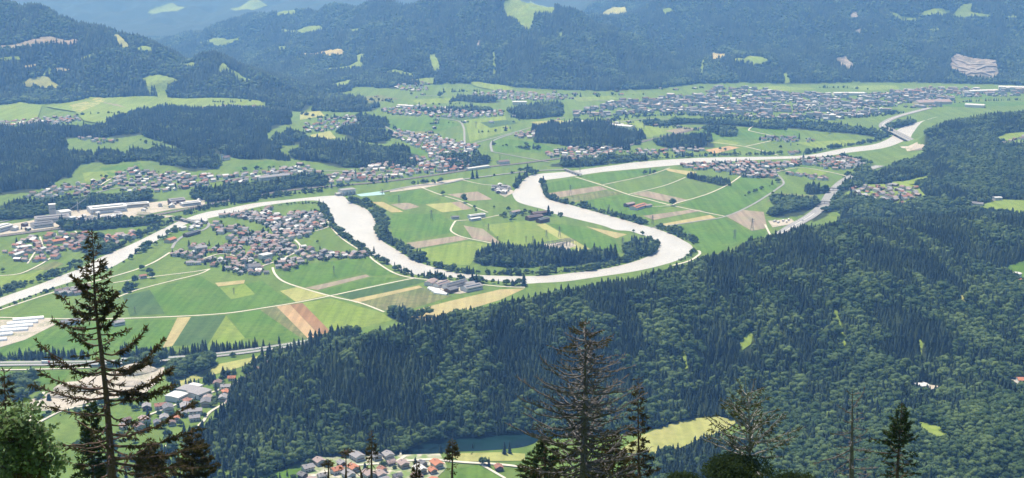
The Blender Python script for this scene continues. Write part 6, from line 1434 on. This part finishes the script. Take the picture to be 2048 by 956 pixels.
B = [(790, 1724, 785, .1, .0, 0), (815, 1732, 780, .3, .25, 0), (790, 1690, 778, -.1, .05, 0), (828, 1674, 812, .3, .05, 0), (865, 1660, 864, -.4, .1, 0), (880, 1740, 862, .3, .2, 0), (900, 1740, 900, -.3, .0, 0), (898, 1630, 930, .3, .15, 0), (915, 1662, 940, -.5, .05, 0), (935, 1760, 940, .4, .1, 0)]
B += [(y, 1704 + dx, ty, dy, s, .0) for y, dx, ty, dy, s, _ in fill(795, 962, lambda t: 12 + 42 * t, 30, 0, 80, .1, .05)]
fg_tree('dead_larch', 80, TR, .16, B, 'reddish bare dead conifer with level crooked branches left of the dark spruce', 0, M['deadwood'], M['needles'], twig=.06, cat='dead tree')
TR = [(1804, 806), (1800, 860), (1794, 960)]
B = [(y, np.interp(y, [806, 960], [1804, 1795]) + dx, ty, dy, s, d_) for y, dx, ty, dy, s, d_ in fill(808, 892, lambda t: (4 + 30 * t) * (.6 + .5 * abs(math.sin(t * 9))), 52, .75, 84, .08, .35)] + [(y, 1797 + dx, ty, dy, s, d_) for y, dx, ty, dy, s, d_ in fill(885, 962, lambda t: 26 + 20 * t, 26, .3, 84, .12, .05)]
B += [(880, 1742, 880, .2, .1, .6), (905, 1735, 905, .3, .1, .35)]
fg_tree('spruce_tree', 84, TR, .11, B, 'dark ragged spruce with dense head and bare lower branches at the lower right', 1, M['bark_r'], M['needles_g'])

# ------------------------------------------------------------------ haze, light, camera
hz = MB(); hz.box((0, 8200, 799), (24000, 18400, 1600)); 
hm = bpy.data.materials.new('valley haze'); hm.use_nodes = True; nt = hm.node_tree
for n in list(nt.nodes):
    if n.type == 'BSDF_PRINCIPLED': nt.nodes.remove(n)
pv = nt.nodes.new('ShaderNodeVolumePrincipled'); pv.inputs['Color'].default_value = (.18, .43, .96, 1); pv.inputs['Density'].default_value = .86e-4
pv.inputs['Absorption Color'].default_value = (1, 1, 1, 1); pv.inputs['Anisotropy'].default_value = .15
nt.links.new(pv.outputs[0], nt.nodes['Material Output'].inputs['Volume'])
add('haze', hz.mesh('haze', [hm]), kind='stuff', label='pale blue summer haze filling the valley air')

SUN_EL, SUN_AZ = math.radians(62), math.radians(-34)     # azimuth from the viewing direction, towards the left
sd = Vector((math.sin(SUN_AZ) * math.cos(SUN_EL), math.cos(SUN_AZ) * math.cos(SUN_EL), math.sin(SUN_EL)))
ld = bpy.data.lights.new('sun', 'SUN'); ld.energy = 4.6; ld.angle = math.radians(.5); ld.color = (1, .955, .88)
lo = bpy.data.objects.new('sun', ld); COL.objects.link(lo); lo.rotation_euler = (-sd).to_track_quat('-Z', 'Y').to_euler(); lo.location = (0, 0, 3000)
w = bpy.data.worlds.new('World'); S.world = w; w.use_nodes = True; nt = w.node_tree
sky = nt.nodes.new('ShaderNodeTexSky'); sky.sky_type = 'NISHITA'; sky.sun_disc = False; sky.sun_elevation = SUN_EL; sky.sun_rotation = SUN_AZ; sky.altitude = 1100
nt.links.new(sky.outputs[0], nt.nodes['Background'].inputs[0]); nt.nodes['Background'].inputs[1].default_value = .11
cd = bpy.data.cameras.new('camera'); cam = bpy.data.objects.new('camera', cd); COL.objects.link(cam)
cam.location = (0, 0, H); cam.rotation_euler = (math.pi / 2 - PITCH, 0, 0)
cd.sensor_fit = 'HORIZONTAL'; cd.sensor_width = 36; cd.lens = 36 * F / 2048; cd.clip_start = .5; cd.clip_end = 40000
S.camera = cam
S.view_settings.view_transform = 'Standard'; S.view_settings.look = 'None'; S.view_settings.exposure = .95; S.view_settings.gamma = 1; S.view_settings.use_curve_mapping = False
S.cycles.max_bounces = 4; S.cycles.diffuse_bounces = 2; S.cycles.glossy_bounces = 2; S.cycles.transmission_bounces = 2; S.cycles.volume_bounces = 0
S.cycles.transparent_max_bounces = 4; S.cycles.use_denoising = True; S.cycles.volume_max_steps = 64
